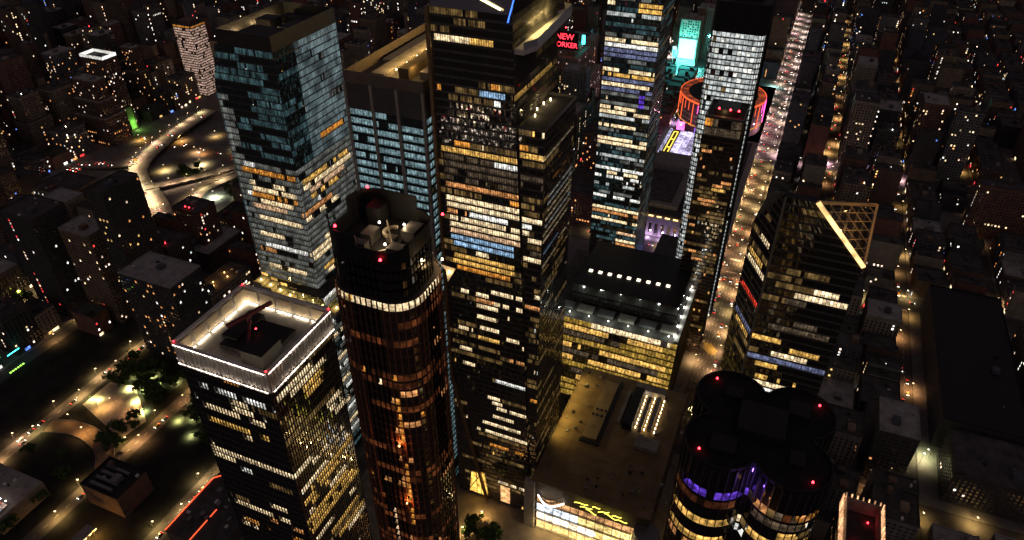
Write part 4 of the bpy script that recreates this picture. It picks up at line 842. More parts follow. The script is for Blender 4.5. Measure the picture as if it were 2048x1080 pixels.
# tower with every window lit pinkish white
t = thing('gridded_tower', 'slim tower with every window lit pinkish white under an orange band', 'tower'); SOLID.append((450, 490, 905, 960))
def litk(lm, n, nf, z0, fh, rd):
    for k in range(nf):
        for f in range(4):
            for j in range(12):
                if rd.random() < .93: lm[f, k, j] = 'a' if k == nf-1 else 'k'
tower(t, rect(455, 485, 915, 950), 0, 108, 3.8, 12, lit_fn=litk, p_run=0, p_one=0, band_h=1.3, bandm=WALLS[1], mw=.7, mo=.25, mullm=WALLS[1], seed=91, quota=300, glassm=G_DARK)
roofbox(t, 462, 478, 922, 942, 108.1, 114, WALLS[1]); parapet(t, 455, 485, 915, 950, 108.1, 110)
r6 = nb(303, 326, 925, 966, 104, 1, 311, 'brown hotel slab with a white-lit crown and green-lit corner', name='hotel_slab', cat='tower', p=.13, pal='kkow')
q = MB()
for a in ((303, 326, 925, 925.6), (303, 326, 965.4, 966), (303, 303.6, 925, 966), (325.4, 326, 925, 966)): q.box(*a, 105.1, 109)
q.build('crown_screen', LIT['w'], r6); q = MB(); q.box(312, 322, 923.6, 924.8, 2, 34); q.build('green_panel', surf('pale_green_panel', (.3, .45, .2), .6, .2), r6)
for z in (4, 12): lamp_light(r6, (317, 919, z), 1500, (.45, 1, .2), .6)
nb(262, 296, 905, 960, 88, 1, 312, 'brown stepped apartment block left of the hotel slab', tiers=((.45, 0), (.7, 4), (1, 8)), p=.1, pal='kkwo')
nb(396, 440, 226, 284, 75, 0, 313, 'red brick office block between the central tower and the lilac-floored slab', p=.28, pal='okko', fw=2.6, ww=1.4)
nb(320, 380, 224, 284, 38, 0, 314, 'lower red brick block in front of the red brick offices', p=.1, pal='oak')
nb(113, 294, -150, -92, 30, 4, 315, 'huge black flat-roofed depot at the right', p=.005, roof=M_BLACK, name='mail_depot', win=False)
nb(60, 104, -158, -96, 30, 4, 316, 'dark slab wall at the near end of the black depot', p=.02)
# tower top with slanted gold fins, bottom right
t = thing('gold_fin_tower', 'tower top ringed with slanted gold-lit fins at the bottom edge', 'tower'); SOLID.append((-80, -36, -38, -8))
X0, X1, Y0, Y1 = -76, -42, -34, -13
tower(t, rect(X0, X1, Y0, Y1), 0, 80, 3.6, [16, 10, 16, 10], p_run=.05, p_one=.02, pal='oy', seed=95, glassm=G_BRONZE, quota=60)
FIN = lit('fin_gold', (1, .5, .24), 1.2, scale=.4)
for (a, c, n) in (((X0, Y1), (X0, Y0), 12), ((X0, Y0), (X1, Y0), 18), ((X1, Y0), (X1, Y1), 7), ((X1, Y1), (X0, Y1), 20)):
    for j in range(n):
        u = Vector((*a, 0)).lerp(Vector((*c, 0)), (j+.2)/n); w = Vector((*a, 0)).lerp(Vector((*c, 0)), (j+.6)/n)
        q = MB(); q.bar((u.x, u.y, 81), (w.x, w.y, 91), .5, .7); q.build('light_fin', FIN, t)
parapet(t, X0+1.6, X1-1.6, Y0+1.6, Y1-1.6, 80.1, 90, .4, M_CONC)
for x, y in ((-66, -22), (-50, -28)): beacon(t, x, y, 80.2, .5); lamp_light(t, (x, y, 83), 60, (1, .1, .1))
# low sheds and canopy, bottom left
nb(-216, -180, 494, 546, 14, 2, 317, 'plain pale warehouse cut by the left edge', p=.0, roof=M_CONC, roofp=False, name='warehouse', win=False)
t = thing('cyan_neon_sign', 'thin cyan neon line at the left edge', 'neon sign', (-92, 640, 0)); q = MB(); q.bar((0, 0, 0), (0, 0, 12), .3); q.build('post', M_STEEL, t); q = MB(); q.bar((-4, 0, 12), (7, 0, 12), .5); q.build('neon_tube', E_CYAN, t)
t = thing('green_lit_planter', 'row of green-lit planters at the left edge', 'planter', (-104, 632, 0))
for i in range(6): q = MB(); q.box(i*2.4, i*2.4+1.9, 0, 2, 0, 1.1); q.build('trough', M_CONC, t); q = MB(); q.box(i*2.4+.3, i*2.4+1.6, .3, 1.7, 1.12, 1.5); q.build('light_panel', E_GREEN, t)
t = thing('rooftop_courtyard', 'small pink and white lit stage at the left edge below the pale warehouse', 'courtyard', (-214, 498, 14.2))  # stands in for the lit courtyard by the warehouse, set on its roof
q = MB(); q.box(0, 11, 0, 18, 0, .5); q.build('platform', M_CONC, t)
for i in range(3):
    for j in range(4): q = MB(); q.box(.6+i*3.4, 3.4+i*3.4, .8+j*4.3, 4.4+j*4.3, .52, .8+.5*((i+j) % 3)); q.build('lit_panel', (LIT['k'], LIT['r'], LIT['n'], LIT['p'])[(i*2+j) % 4], t)
for i in range(4): q = MB(); q.bar((11, 1+i*5, .5), (11, 1+i*5, 4), .15); q.box(10.7, 11.3, .7+i*5, 1.3+i*5, 4, 4.4, 1); q.build('courtyard_lamp', [M_STEEL, E_LAMPW], t)
lamp_light(t, (5, 9, 6), 700, (1, .75, .7))
r7 = nb(-174, -148, 428, 462, 20, 1, 318, 'grey block with roof ducts near the bottom left corner', p=.0, name='warehouse', win=False, roof=M_BLACK)
for i in range(4): roofbox(r7, -171+i*5, -169+i*5, 436, 456, 20.1, 22.2, M_STEEL, 'roof_duct')
t = thing('filling_station_canopy', 'small orange-lit canopy at the bottom left corner', 'canopy', (-198, 440, 0))
q = MB(); q.box(-8, 8, -4, 4, 5, 5.6); q.build('canopy_roof', M_CONC, t)
for sx in (-6, 6):
    for sy in (-3, 3): q = MB(); q.bar((sx, sy, 0), (sx, sy, 5), .3); q.build('post', M_STEEL, t)
for i in range(4): q = MB(); q.box(-6+i*4, -4+i*4, -4.3, -4.02, 4.6, 5.4); q.build('canopy_light', E_GOLD, t)
lamp_light(t, (-3, -6, 4.5), 2500, (1, .5, .12)); lamp_light(t, (5, -6, 4.5), 2500, (1, .5, .12)); lamp_light(t, (0, 0, 3), 1500, (1, .5, .12))
t = thing('neon_edged_roof', 'low flat roof outlined with red neon beside the white-rimmed tower', 'building'); SOLID.append((-178, -110, 340, 392))
q = MB(); q.box(-176, -112, 344, 386, 0, 11); q.build('wall', M_BAND, t); q = MB(); q.box(-176.4, -111.6, 343.6, 386.4, 11.05, 11.6); q.build('roof', M_ROOF, t)
for a, c in (((-176, 386.6), (-130, 386.6)), ((-130, 386.6), (-122, 379)), ((-176, 366), (-150, 366))):
    q = MB(); q.bar((*a, 12), (*c, 12), .5, .5); q.build('neon_strip', glow('neon_scarlet', (1, .09, .03), 1.6, True) if a[0] == -176 and a[1] > 380 else bpy.data.materials['neon_scarlet'], t)
for i in range(14): rd = random.Random(i); x, y = rd.uniform(-172, -118), rd.uniform(346, 382); roofbox(t, x, x+rd.uniform(1.5, 4), y, y+rd.uniform(1.5, 3.5), 11.65, 12.4+rd.random()*1.6, M_STEEL if i % 2 else M_WHITE, 'roof_unit')

# slab apartment houses on lawns, right background
pave(318, 560, -560, -168, M_GRASS, .1, 'lawn')
for i, (x, y, w, d) in enumerate(((330, -250, 110, 18), (330, -330, 110, 18), (460, -230, 18, 90), (330, -410, 100, 18), (470, -420, 90, 18), (600, -240, 120, 18), (600, -330, 18, 80), (640, -420, 110, 18))):
    nb(x, x+w, y, y+d, 62, 0, 330+i, ['longest', 'second', 'end-on', 'fourth', 'fifth', 'sixth', 'far end-on', 'farthest'][i]+' dark brick housing slab on the lawns at the right edge', name='housing_slab', group='housing slabs on the lawns', p=.05)

# ------------------------------------------------------------------ the wider city, block by block
rd = random.Random(2024); cand = []
for ai in range(len(AVE)-1):
    for si in range(len(NSTREET)-1):
        k0, k1 = NSTREET[si], NSTREET[si+1]; ya, yb = SY[k0]+(15.5 if k0 == 31 else SW/2+4), SY[k1]-(15.5 if k1 == 31 else SW/2+4); xa, xb = AVE[ai]+AW/2+4, AVE[ai+1]-AW/2-4
        if not any(in_view(x, y, z, 60) for x in (xa, (xa+xb)/2, xb) for y in (ya, yb) for z in (0, 40)): continue
        if not (ai == 0 and k1 <= 35) and not (k0 in (31, 33) and ai in (1, 2, 3) and k1 <= 34 and ai != 3): pave(xa-3, xb+3, ya-3, yb+3, M_YARD if ai == 0 and 35 <= k0 < 38 else M_PAVE)
        ym = (ya+yb)/2
        for (y0, y1) in ((ya, ym-1.5), (ym+1.5, yb)):
            x = xa
            while x < xb-8:
                w = min(rd.choice((9, 12, 16, 20, 26, 34)), xb-x)
                if xb-(x+w) < 8: w = xb-x
                d0, d1 = (0, rd.uniform(0, 5)) if y0 == ya else (rd.uniform(0, 5), 0)
                north = k0 >= 33; mid = AVE[ai] >= 300
                if not north: h = rd.choice((12, 14, 16, 18, 20, 24, 30)) if k0 < 29 or rd.random() < .6 else rd.uniform(26, 60)
                else: h = rd.choice((14, 16, 20, 25, 30, 40))
                if mid and north and rd.random() < .5: h = rd.uniform(40, 110)
                if AVE[ai] >= 575 and k0 >= 28 and rd.random() < .45: h = rd.uniform(45, 95)
                if north and rd.random() < .06: h = rd.uniform(80, 130)
                if north and (k0 >= 42 or x > 430) and rd.random() < .3: h = rd.uniform(55, 125)
                bb_ = (x, x+w-.3, y0+d0, y1-d1)
                x += w
                if rd.random() < .05: continue
                if any(bb_[0] < s[1] and bb_[1] > s[0] and bb_[2] < s[3] and bb_[3] > s[2] for s in SOLID): continue
                if 120 < bb_[0] < 440 and 636 < bb_[2] < 900: continue
                if bb_[0] < -45 and bb_[2] < 640 and k0 > 34: continue
                if bb_[0] < 60 and k0 in (37,) and bb_[1] > -60: h = min(h, 22)
                cx, cy_ = (bb_[0]+bb_[1])/2, (bb_[2]+bb_[3])/2
                if 570 < cx < 860 and 200 < cy_ < 300: h = min(h, 16)
                v = view(cx, cy_, h)
                if not (in_view(cx, cy_, h, 60) or in_view(cx, cy_, 0, 60)): continue
                if cx < 200 and 20 < cy_ < 90 and h > 40: h = 30
                size = math.sqrt(w*(h+20))/v[2]
                cand.append((size, bb_, h, rd.randrange(7), rd.randrange(10**6), ai, si, y0 == ya))
cand.sort(key=lambda c: -c[0])
ORD = ['first', 'second', 'third', 'fourth', 'fifth', 'sixth', 'seventh', 'eighth', 'ninth', 'tenth', 'eleventh', 'twelfth', 'thirteenth', 'fourteenth', 'fifteenth', 'sixteenth', 'seventeenth', 'eighteenth', 'nineteenth', 'twentieth', 'twenty-first', 'twenty-second', 'twenty-third', 'twenty-fourth', 'twenty-fifth', 'twenty-sixth', 'twenty-seventh', 'twenty-eighth', 'twenty-ninth', 'thirtieth']
NEAR = 270; i31 = NSTREET.index(31); cnt = {}
joined = {i: MB() for i in range(7)}; joined['roof'] = MB(); joined['lit'] = MB()
near = sorted(cand[:NEAR], key=lambda c: c[1][0])
for (s, q, h, wi, sd, ai, si, south) in near:
    rel = si-i31; side = 'left' if rel >= 0 else 'right'; row = rel if rel >= 0 else -rel-1
    key = (si, south); cnt[key] = cnt.get(key, 0)+1; o = ORD[min(29, cnt[key]-1)]
    tone = WN[wi]; hh = 'low' if h < 22 else 'mid-rise' if h < 60 else 'tall'
    edge = 'right' if south else 'left'
    lab = '%s %s building, %s nearest, %s side of %s row %s of the bright street' % (hh, tone, o, edge, ORD[row], side)
    ti = ((.6, 0), (1, 3)) if h > 60 and sd % 2 else None
    block(*q, h, wi, sd, lab, 'street-front buildings of the surrounding blocks', p=.03 if q[2] > 70 else .014, tiers=ti)
for (s, q, h, wi, sd, ai, si, south) in cand[NEAR:]: block(*q, h, wi, sd, p=.03 if q[2] > 70 else .013, joined=joined, tiers=((.6, 0), (1, 3)) if h > 60 and sd % 2 else None)
JM = MB(); mats = []
for i in range(7):
    n = len(JM.v); JM.v += joined[i].v; JM.f += [tuple(n+a for a in f) for f in joined[i].f]; JM.m += [i]*len(joined[i].f)
n = len(JM.v); JM.v += joined['roof'].v; JM.f += [tuple(n+a for a in f) for f in joined['roof'].f]; JM.m += [7]*len(joined['roof'].f)
n = len(JM.v); JM.v += joined['lit'].v; JM.f += [tuple(n+a for a in f) for f in joined['lit'].f]; JM.m += [8+a for a in joined['lit'].m]
JM.build('distant_buildings', WALLS+[M_ROOF]+CMATS, kind='stuff', label='mass of distant city blocks speckled with lit windows', category='buildings')
print('city', len(cand), len(JM.f))

# ------------------------------------------------------------------ ramps and courts of the tunnel approach
def ribbon(name, pts, w, m, thick=1.0, wall=True, root=None, **pr):
    L, Rr = [], []
    P = [Vector(p) for p in pts]
    for i, p in enumerate(P):
        d = (P[min(i+1, len(P)-1)]-P[max(i-1, 0)]); d.z = 0; d.normalize(); s = Vector((-d.y, d.x, 0))*w/2; L.append(p+s); Rr.append(p-s)
    b = MB()
    for i in range(len(P)-1):
        dn = Vector((0, 0, -thick)); b.quad(Rr[i], Rr[i+1], L[i+1], L[i]); b.quad(Rr[i]+dn, Rr[i+1]+dn, Rr[i+1], Rr[i]); b.quad(L[i], L[i+1], L[i+1]+dn, L[i]+dn)
    o = b.build(name, m, root, **pr)
    if wall:
        for S in (L, Rr):
            b = MB()
            for i in range(len(P)-1): b.bar(S[i]+Vector((0, 0, .5)), S[i+1]+Vector((0, 0, .5)), .35, 1)
            b.build('barrier', M_CONC, o)
    return o
def smooth(pts, n=6):
    P = [Vector(p) for p in pts]; o = []
    for i in range(len(P)-1):
        a, b_, c, d = P[max(i-1, 0)], P[i], P[i+1], P[min(i+2, len(P)-1)]
        for j in range(n):
            t_ = j/n; o.append(.5*((2*b_)+(c-a)*t_+(2*a-5*b_+4*c-d)*t_*t_+(3*b_-a-3*c+d)*t_**3))
    return o+[P[-1]]
M_RAMP = surf('ramp_concrete', (.3, .25, .19), .85, .3, .12)
pave(130, 440, 640, 905, surf('ramp_ground', (.19, .15, .1), .9, .4, .05), .06, 'ramp_yard')
RAMP1 = smooth([(400, 858, 9), (341, 853, 8), (283, 843, 7), (240, 828, 6.5), (210, 808, 6), (190, 780, 5), (176, 750, 4), (160, 724, 2.5), (136, 692, 1), (100, 655, .4)])
RAMP2 = smooth([(186, 772, 5), (205, 756, 4.2), (232, 738, 3), (262, 722, 1.6), (300, 704, .4)])
RAMP3 = smooth([(300, 690, .3), (250, 700, .9), (215, 706, 1.6), (195, 700, 2), (180, 690, 2), (170, 672, 1.6), (150, 650, .8)])
RAMP4 = smooth([(236, 832, 6.4), (222, 852, 5), (212, 880, 3), (205, 910, 1)])
for r, w in ((RAMP1, 23), (RAMP2, 14), (RAMP3, 13), (RAMP4, 20)): ribbon('ramp_road', r, w, M_RAMP, kind='structure')
for i, (x, y, h) in enumerate(((341, 853, 7), (283, 843, 6), (240, 828, 5.4), (210, 808, 5))):
    t = thing('ramp_pier', ORD[i]+' concrete pier from the far end under the curved ramp', 'pier', (x, y, 0)); q = MB(); q.box(-1.2, 1.2, -5, 5, 0, h-.2); q.box(-1.6, 1.6, -6, 6, h-.2, h+.02); q.build('shaft', M_CONC, t)
q = MB(); q.cyl(196, 662, .05, .22, 24, 24, 40); q.build('round_court', surf('pale_court', (.38, .36, .3), .8, .25, .2), kind='structure')
q = MB()
for r in (8, 15):
    for i in range(40):
        a, c = 2*math.pi*i/40, 2*math.pi*(i+1)/40; q.bar((196+r*math.cos(a), 662+r*math.sin(a), .24), (196+r*math.cos(c), 662+r*math.sin(c), .24), .5, .03)
q.build('court_rings', M_CONC, kind='structure')
# park and boulevard, bottom left
pave(-132, -48, 482, 549, M_GRASS, .12, 'park_lawn'); pave(-120, -60, 412, 466, M_GRASS, .1, 'park_lawn')
q = MB(); q.hexa([(-122, 488, .1), (-100, 484, .1), (-74, 522, .1), (-78, 546, .1), (-106, 546, .1)], [(-122, 488, .2), (-100, 484, .2), (-74, 522, .2), (-78, 546, .2), (-106, 546, .2)]); q.build('park_court', surf('park_paving', (.42, .34, .27), .85, .25, .2), kind='structure')
ribbon('sunken_road', smooth([(-134, 552, .2), (-128, 532, .24), (-128, 512, .24), (-134, 492, .24), (-146, 478, .2)]), 13, surf('amber_road', (.26, .17, .1), .9, .3, .2), .15, True, kind='structure')
pave(-225, -140, 414, 466, M_YARD, .1, 'yard'); pave(-225, -146, 482, 549, M_YARD, .1, 'yard')

# ------------------------------------------------------------------ trees
def crown_mesh(seed, n=620):
    rd = random.Random(seed); b = MB()
    cl = [(rd.gauss(0, 1.5), rd.gauss(0, 1.5), rd.uniform(3.2, 6.8), rd.uniform(1.0, 1.8)) for _ in range(16)]
    for i in range(n):
        x, y, z, r = rd.choice(cl); v = Vector((rd.gauss(0, 1), rd.gauss(0, 1), rd.gauss(0, 1))).normalized()*r*rd.uniform(.6, 1.05)
        p = Vector((x, y, z))+v; a = Vector((rd.gauss(0, 1), rd.gauss(0, 1), rd.gauss(0, .6))).normalized(); c = a.cross(v).normalized(); s = rd.uniform(.35, .7)
        b.quad(p-a*s, p-c*s*.6, p+a*s, p+c*s*.6, rd.randrange(2))
    return b.mesh('crown', [surf('leaf_green', (.08, .13, .025), .7, .4, 1.5), surf('leaf_dark_green', (.05, .09, .02), .7, .4, 1.5)] if 'leaf_green' not in bpy.data.materials else [bpy.data.materials['leaf_green'], bpy.data.materials['leaf_dark_green']])
CROWNS = [crown_mesh(s) for s in range(4)]
def trunk_mesh():
    b = MB(); b.cyl(0, 0, 0, 3.4, .24, .15, 7)
    for a in range(5):
        an = a*1.26; b.bar((0, 0, 2.2+a*.2), (1.5*math.cos(an), 1.5*math.sin(an), 4.8+.2*a), .13)
    return b.mesh('trunk', surf('bark', (.07, .05, .035), .9, .3, 2))
TRUNK = trunk_mesh()
def tree(x, y, s, label, group, i):
    t = thing('tree', label, 'tree', (x, y, .12), group, i*1.7); t.scale = (s, s, s*1.05)
    link('trunk', TRUNK, t); link('crown', CROWNS[i % 4], t)
rd = random.Random(31); ti = 0
TREES = [(26, -84, -50, 486, 546, 'leafy park tree beside the pale court', 'park trees by the pale court'), (10, -100, -62, 416, 464, 'leafy tree on the lawn across the street from the park', 'trees on the near lawn'), (9, -135, -100, 470, 500, 'dark tree along the sunken road', 'trees by the sunken road'),
         (8, -100, -80, 178, 206, 'round plaza tree before the mall front', 'plaza trees'), (9, 212, 262, 655, 690, 'bright green tree beside the round court', 'trees by the round court'), (8, 222, 258, 736, 765, 'dark tree inside the ramp loop', 'trees in the ramp loop'), (6, -45, -22, 690, 730, 'tree by the roadway at the left edge', 'trees at the left edge'),
         (10, -100, -72, 296, 318, 'tree in the strip between the two left foreground towers', 'trees between the towers'), (10, -215, -150, 486, 546, 'dark yard tree beside the pale warehouse', 'trees in the yard')]
for n, x0, x1, y0, y1, lab, grp in TREES:
    for i in range(n): tree(rd.uniform(x0, x1), rd.uniform(y0, y1), rd.uniform(1.1, 1.7), lab, grp, ti); ti += 1

for i, (x, y, lab) in enumerate(((118, -60, 'tree wrapped in warm fairy lights near the black depot'), (48, -62, 'tree wrapped in warm fairy lights behind the gold-finned tower'), (70, 82, 'tree wrapped in warm fairy lights at the corner of the yellow-lit block'))):
    tree(x, y, 1.5, lab, None, i); q = MB(); r3 = random.Random(i)
    for k in range(60):
        a, z, r = r3.random()*6.28, r3.uniform(2.5, 8.5), r3.uniform(1.6, 3.2); px, py = r*math.cos(a), r*math.sin(a); q.box(px-.09, px+.09, py-.09, py+.09, z, z+.18)
    o = [c for c in COL.objects if c.get('label') == lab][0]; q.build('fairy_lights', E_LAMP, o, kind='stuff')

# ------------------------------------------------------------------ street lamps
def lamp_meshes(warm):
    p = MB(); p.cyl(0, 0, 0, 9, .13, .08, 6); p.bar((0, 0, 8.8), (0, 2.2, 9.2), .1); h = MB(); h.box(-.3, .3, 1.9, 2.9, 9.0, 9.2, 0)
    h.quad((-.45, 1.8, 8.97), (.45, 1.8, 8.97), (.45, 3.0, 8.97), (-.45, 3.0, 8.97), 1); h.box(-.07, .07, 2.2, 2.5, 9.2, 9.28, 1)
    return p.mesh('pole', M_STEEL), h.mesh('lamp_head', [M_STEEL, warm])
LMP = {'w': lamp_meshes(E_LAMPW), 'o': lamp_meshes(E_LAMP), 'g': lamp_meshes(E_GREEN)}
LDATA = {}
def street_lamp(x, y, rz, kind, power, col, label, group, z=0):
    if not in_view(x, y, z, 60): return
    t = thing('street_lamp', label, 'street lamp', (x, y, z), group, rz); p, h = LMP[kind]; link('pole', p, t); link('lamp_head', h, t)
    if kind == 'g': t.scale = (.5, .5, .42)
    jj = random.Random(int(x*31+y*17)); power = round(power*jj.choice((.45, .7, 1, 1.3, 1.7))); col = tuple(round(min(1, c*jj.choice((.9, 1, 1.06))), 2) for c in col); x += jj.uniform(-5, 5) if not z else 0; t.location.x = x
    key = (power, col)
    if key not in LDATA:
        l = bpy.data.lights.new('lamp_light', 'SPOT'); l.energy = power*2.8; l.color = col; l.spot_size = RAD(150); l.spot_blend = 1; l.shadow_soft_size = .35; LDATA[key] = l
    o = link('lamp_light', LDATA[key], t, (0, 2.4, 8.6))
for x, y in ((80, -66), (92, -72), (86, -84), (100, -90)): street_lamp(x, y, x, 'w', 6000, (.95, .9, .45), 'lamp of the yellow-lit yard at the lower right', 'lamps of the lower right yard')
WH = (1, .82, .66); OR = (1, .56, .2); AM = (1, .66, .3)
def along_x(y, x0, x1, step, w, kind, power, col, lab, grp, both=True):
    x, i = x0, 0
    while x < x1:
        if both or i % 2 == 0: street_lamp(x, y-w, 0, kind, power, col, lab, grp)
        if both or i % 2: street_lamp(x+step*.3, y+w, math.pi, kind, power, col, lab, grp)
        x += step; i += 1
def along_y(x, y0, y1, step, w, kind, power, col, lab, grp):
    y, i = y0, 0
    while y < y1:
        street_lamp(x+(w if i % 2 else -w), y, math.pi/2 if i % 2 else -math.pi/2, kind, power, col, lab, grp); y += step; i += 1
along_x(84, 130, 560, 30, 11.4, 'o', 4400, (1, .6, .27), 'street lamp on the near bright street', 'lamps of the near bright street')
along_x(84, 590, 1300, 36, 11.4, 'w', 5600, (1, .72, .64), 'street lamp on the far bright street past the arena', 'lamps of the far bright street')
along_x(SY[30], 190, 1250, 46, 6.4, 'o', 4200, OR, 'street lamp on the first street right of the bright one', 'lamps of the first street right', False)
along_x(SY[29], 170, 1150, 55, 6.4, 'o', 3000, OR, 'street lamp on the second street right of the bright one', 'lamps of the second street right', False)
along_x(SY[28], 330, 900, 90, 6.4, 'o', 2600, OR, 'street lamp on the third street right of the bright one', 'lamps of the third street right', False)
along_x(SY[34], 320, 1200, 60, 10, 'w', 7000, WH, 'street lamp on the wide street beside the stepped hotel', 'lamps of the wide street', False)
along_x(SY[37], -215, 20, 19, 6.4, 'o', 3400, AM, 'street lamp on the street above the park', 'lamps above the park', False)
along_x(SY[36], -190, 20, 19, 6.4, 'o', 2600, OR, 'street lamp on the street below the park', 'lamps below the park', False)
along_x(SY[35], -200, 0, 22, 6.4, 'o', 3600, AM, 'street lamp on the street behind the neon-edged roof', 'lamps behind the neon roof', False)
along_y(300, -120, 330, 40, 11, 'w', 6000, AM, 'street lamp on the avenue crossing beyond the apartment tower', 'lamps of the near avenue')
along_x(SY[33], 330, 850, 42, 6.4, 'w', 9000, (.72, .5, 1), 'added violet spill lamp on the street beside the station hall', 'added spill lamps beside the station hall', False)  # violet lamps added as coloured spill round the arena and station
along_y(575, -80, 330, 30, 11, 'w', 9000, (1, .62, .72), 'street lamp on the avenue before the arena', 'lamps of the arena avenue')  # pink lamp colour put in as coloured spill before the arena
for k in (38, 39, 40, 41): along_x(SY[k], -60, 130, 26, 6.4, 'o', 4600, AM if k % 2 else OR, 'street lamp on the %s street beyond the dark slab towers' % ORD[k-38], 'lamps beyond the slab towers %d' % (k-37), False)
for x, y in ((70, 735), (95, 720), (110, 790), (60, 800), (120, 735), (84, 842)): street_lamp(x, y, 1, 'o', 6500, (1, .72, .4), 'yard lamp beyond the slim tower with the bright rooftop', 'yard lamps beyond the towers')
along_y(40, 640, 900, 30, 11, 'o', 6000, OR, 'street lamp on the avenue at the left edge', 'lamps of the left avenue')
along_y(40, -150, -20, 34, 11, 'o', 3000, OR, 'street lamp on the avenue at the lower right', 'lamps of the right avenue')
along_y(300, 560, 1000, 55, 11, 'o', 3600, OR, 'street lamp on the avenue behind the ramps', 'lamps behind the ramps')
along_y(850, 100, 420, 45, 11, 'w', 16000, (.45, .95, 1), 'street lamp on the avenue by the cyan screen', 'lamps by the cyan screen')
for x in range(-150, -75, 14): street_lamp(x, 190+(x % 3)*9, x*.1, 'o', 6500, OR, 'plaza lamp between the rounded tower and the mall', 'plaza lamps')
for i in range(2, len(RAMP1), 2): street_lamp(RAMP1[i].x, RAMP1[i].y+12.2, math.pi, 'o', 3000, (1, .76, .48), 'street lamp on the long curved ramp', 'ramp lamps', RAMP1[i].z)
for i in range(2, len(RAMP2), 4): street_lamp(RAMP2[i].x, RAMP2[i].y-7.8, 0, 'o', 3000, (1, .76, .48), 'street lamp on the side ramp', 'side ramp lamps', RAMP2[i].z)
for i in range(2, len(RAMP3), 5): street_lamp(RAMP3[i].x, RAMP3[i].y+7.4, math.pi, 'o', 3400, (1, .76, .48), 'street lamp on the looping ramp', 'loop ramp lamps', RAMP3[i].z)
for x, y in ((184, 640), (210, 682), (222, 650), (176, 668)): street_lamp(x, y, 0, 'w', 5200, (.9, .95, .7), 'white lamp round the pale court by the ramps', 'court lamps')
for x, y in ((240, 790), (262, 760), (290, 790), (320, 740), (340, 800), (270, 680), (330, 690), (380, 760)): street_lamp(x, y, x, 'o', 8000, (1, .68, .34), 'yard lamp inside the bend of the curved ramp', 'lamps inside the ramp bend')
for x, y in ((150, 840), (170, 870), (160, 800), (120, 760), (95, 770), (100, 745)): street_lamp(x, y, 1, 'o', 4200, OR, 'yard lamp left of the curved ramp', 'yard lamps')
rd = random.Random(77)
for i in range(12): street_lamp(rd.uniform(-98, -50), rd.uniform(488, 546), rd.random()*6, 'g', 2600, (.95, 1, .4), 'low park lamp among the trees', 'park lamps')
for i in range(5): street_lamp(rd.uniform(-98, -62), rd.uniform(418, 462), rd.random()*6, 'g', 2600, (.95, 1, .4), 'lawn lamp across the street from the park', 'lawn lamps')

for x, y in ((-126, 536), (-124, 515), (-130, 498), (-100, 500), (-108, 530), (-92, 520)): street_lamp(x, y, x*.2, 'o', 1100, OR, 'lamp beside the sunken road and pale court', 'lamps by the sunken road')

# ------------------------------------------------------------------ cars
def car_meshes(m):
    b = MB(); b.hexa([(-2.2, -.9, .3), (2.2, -.9, .3), (2.2, .9, .3), (-2.2, .9, .3)], [(-2.25, -.88, .85), (2.15, -.88, .8), (2.15, .88, .8), (-2.25, .88, .85)])
    b.hexa([(-1.9, -.82, .86), (1.0, -.82, .86), (1.0, .82, .86), (-1.9, .82, .86)], [(-1.4, -.66, 1.42), (.3, -.66, 1.42), (.3, .66, 1.42), (-1.4, .66, 1.42)])
    for x in (-1.4, 1.4):
        for y in (-.85, .85): b.box(x-.32, x+.32, y-.1, y+.1, 0, .62)
    hd = MB(); hd.box(-.12, .12, -.22, .22, -.16, .16); return b.mesh('body', m), hd
CB = [car_meshes(surf('car_%s' % n, c, .35, .1, spec=.5))[0] for n, c in (('white', (.6, .6, .6)), ('black', (.02, .02, .02)), ('yellow', (.6, .35, .03)), ('grey', (.2, .2, .21)))]
hb = car_meshes(M_BLACK)[1]; HL = hb.mesh('headlight', E_HEAD); TL = hb.mesh('taillight', E_TAIL)
def car(x, y, rz, label, group, rd, z=.05):
    if not in_view(x, y, z, 20): return
    t = thing('car', label, 'car', (x, y, z), group, rz); link('body', rd.choice(CB), t)
    for s in (-.62, .62): link('headlight', HL, t, (2.2, s, .62)); link('taillight', TL, t, (-2.28, s, .72))
rd = random.Random(9); CARS = []
def cars_x(y, x0, x1, n, lanes, lab, grp):
    xs = []
    for i in range(n):
        for _ in range(20):
            x = rd.uniform(x0, x1); l, d = rd.choice(lanes)
            if all(abs(x-a) > 6.5 or l != c for a, c in xs) and not any(abs(x-a) < 8 for a in AVE): xs.append((x, l)); car(x, y+l, 0 if d > 0 else math.pi, lab, grp, rd); break
def cars_y(x, y0, y1, n, lanes, lab, grp):
    ys = []
    for i in range(n):
        for _ in range(20):
            y = rd.uniform(y0, y1); l, d = rd.choice(lanes)
            if all(abs(y-a) > 6.5 or l != c for a, c in ys): ys.append((y, l)); car(x+l, y, math.pi/2 if d > 0 else -math.pi/2, lab, grp, rd, .06); break
cars_x(84, 130, 1150, 70, ((-8, -1), (-4.6, -1), (-1.4, -1), (2, 1), (5.2, 1), (8.4, 1)), 'car in the traffic of the bright long street', 'cars on the bright street')
cars_x(SY[30], 130, 1100, 22, ((-2, 1), (2, 1)), 'car on the first street right of the bright one', 'cars on the first street right')
cars_x(SY[29], 130, 1000, 16, ((-2, -1), (2, -1)), 'car on the second street right of the bright one', 'cars on the second street right')
cars_x(SY[37], -215, 10, 12, ((-2, 1), (2, -1)), 'car on the street above the park', 'cars above the park')
cars_x(SY[36], -200, 0, 9, ((-2, -1), (2, 1)), 'car on the street below the park', 'cars below the park')
cars_x(SY[35], -200, -60, 9, ((-2, -1), (2, 1)), 'car on the street behind the neon-edged roof', 'cars behind the neon roof')
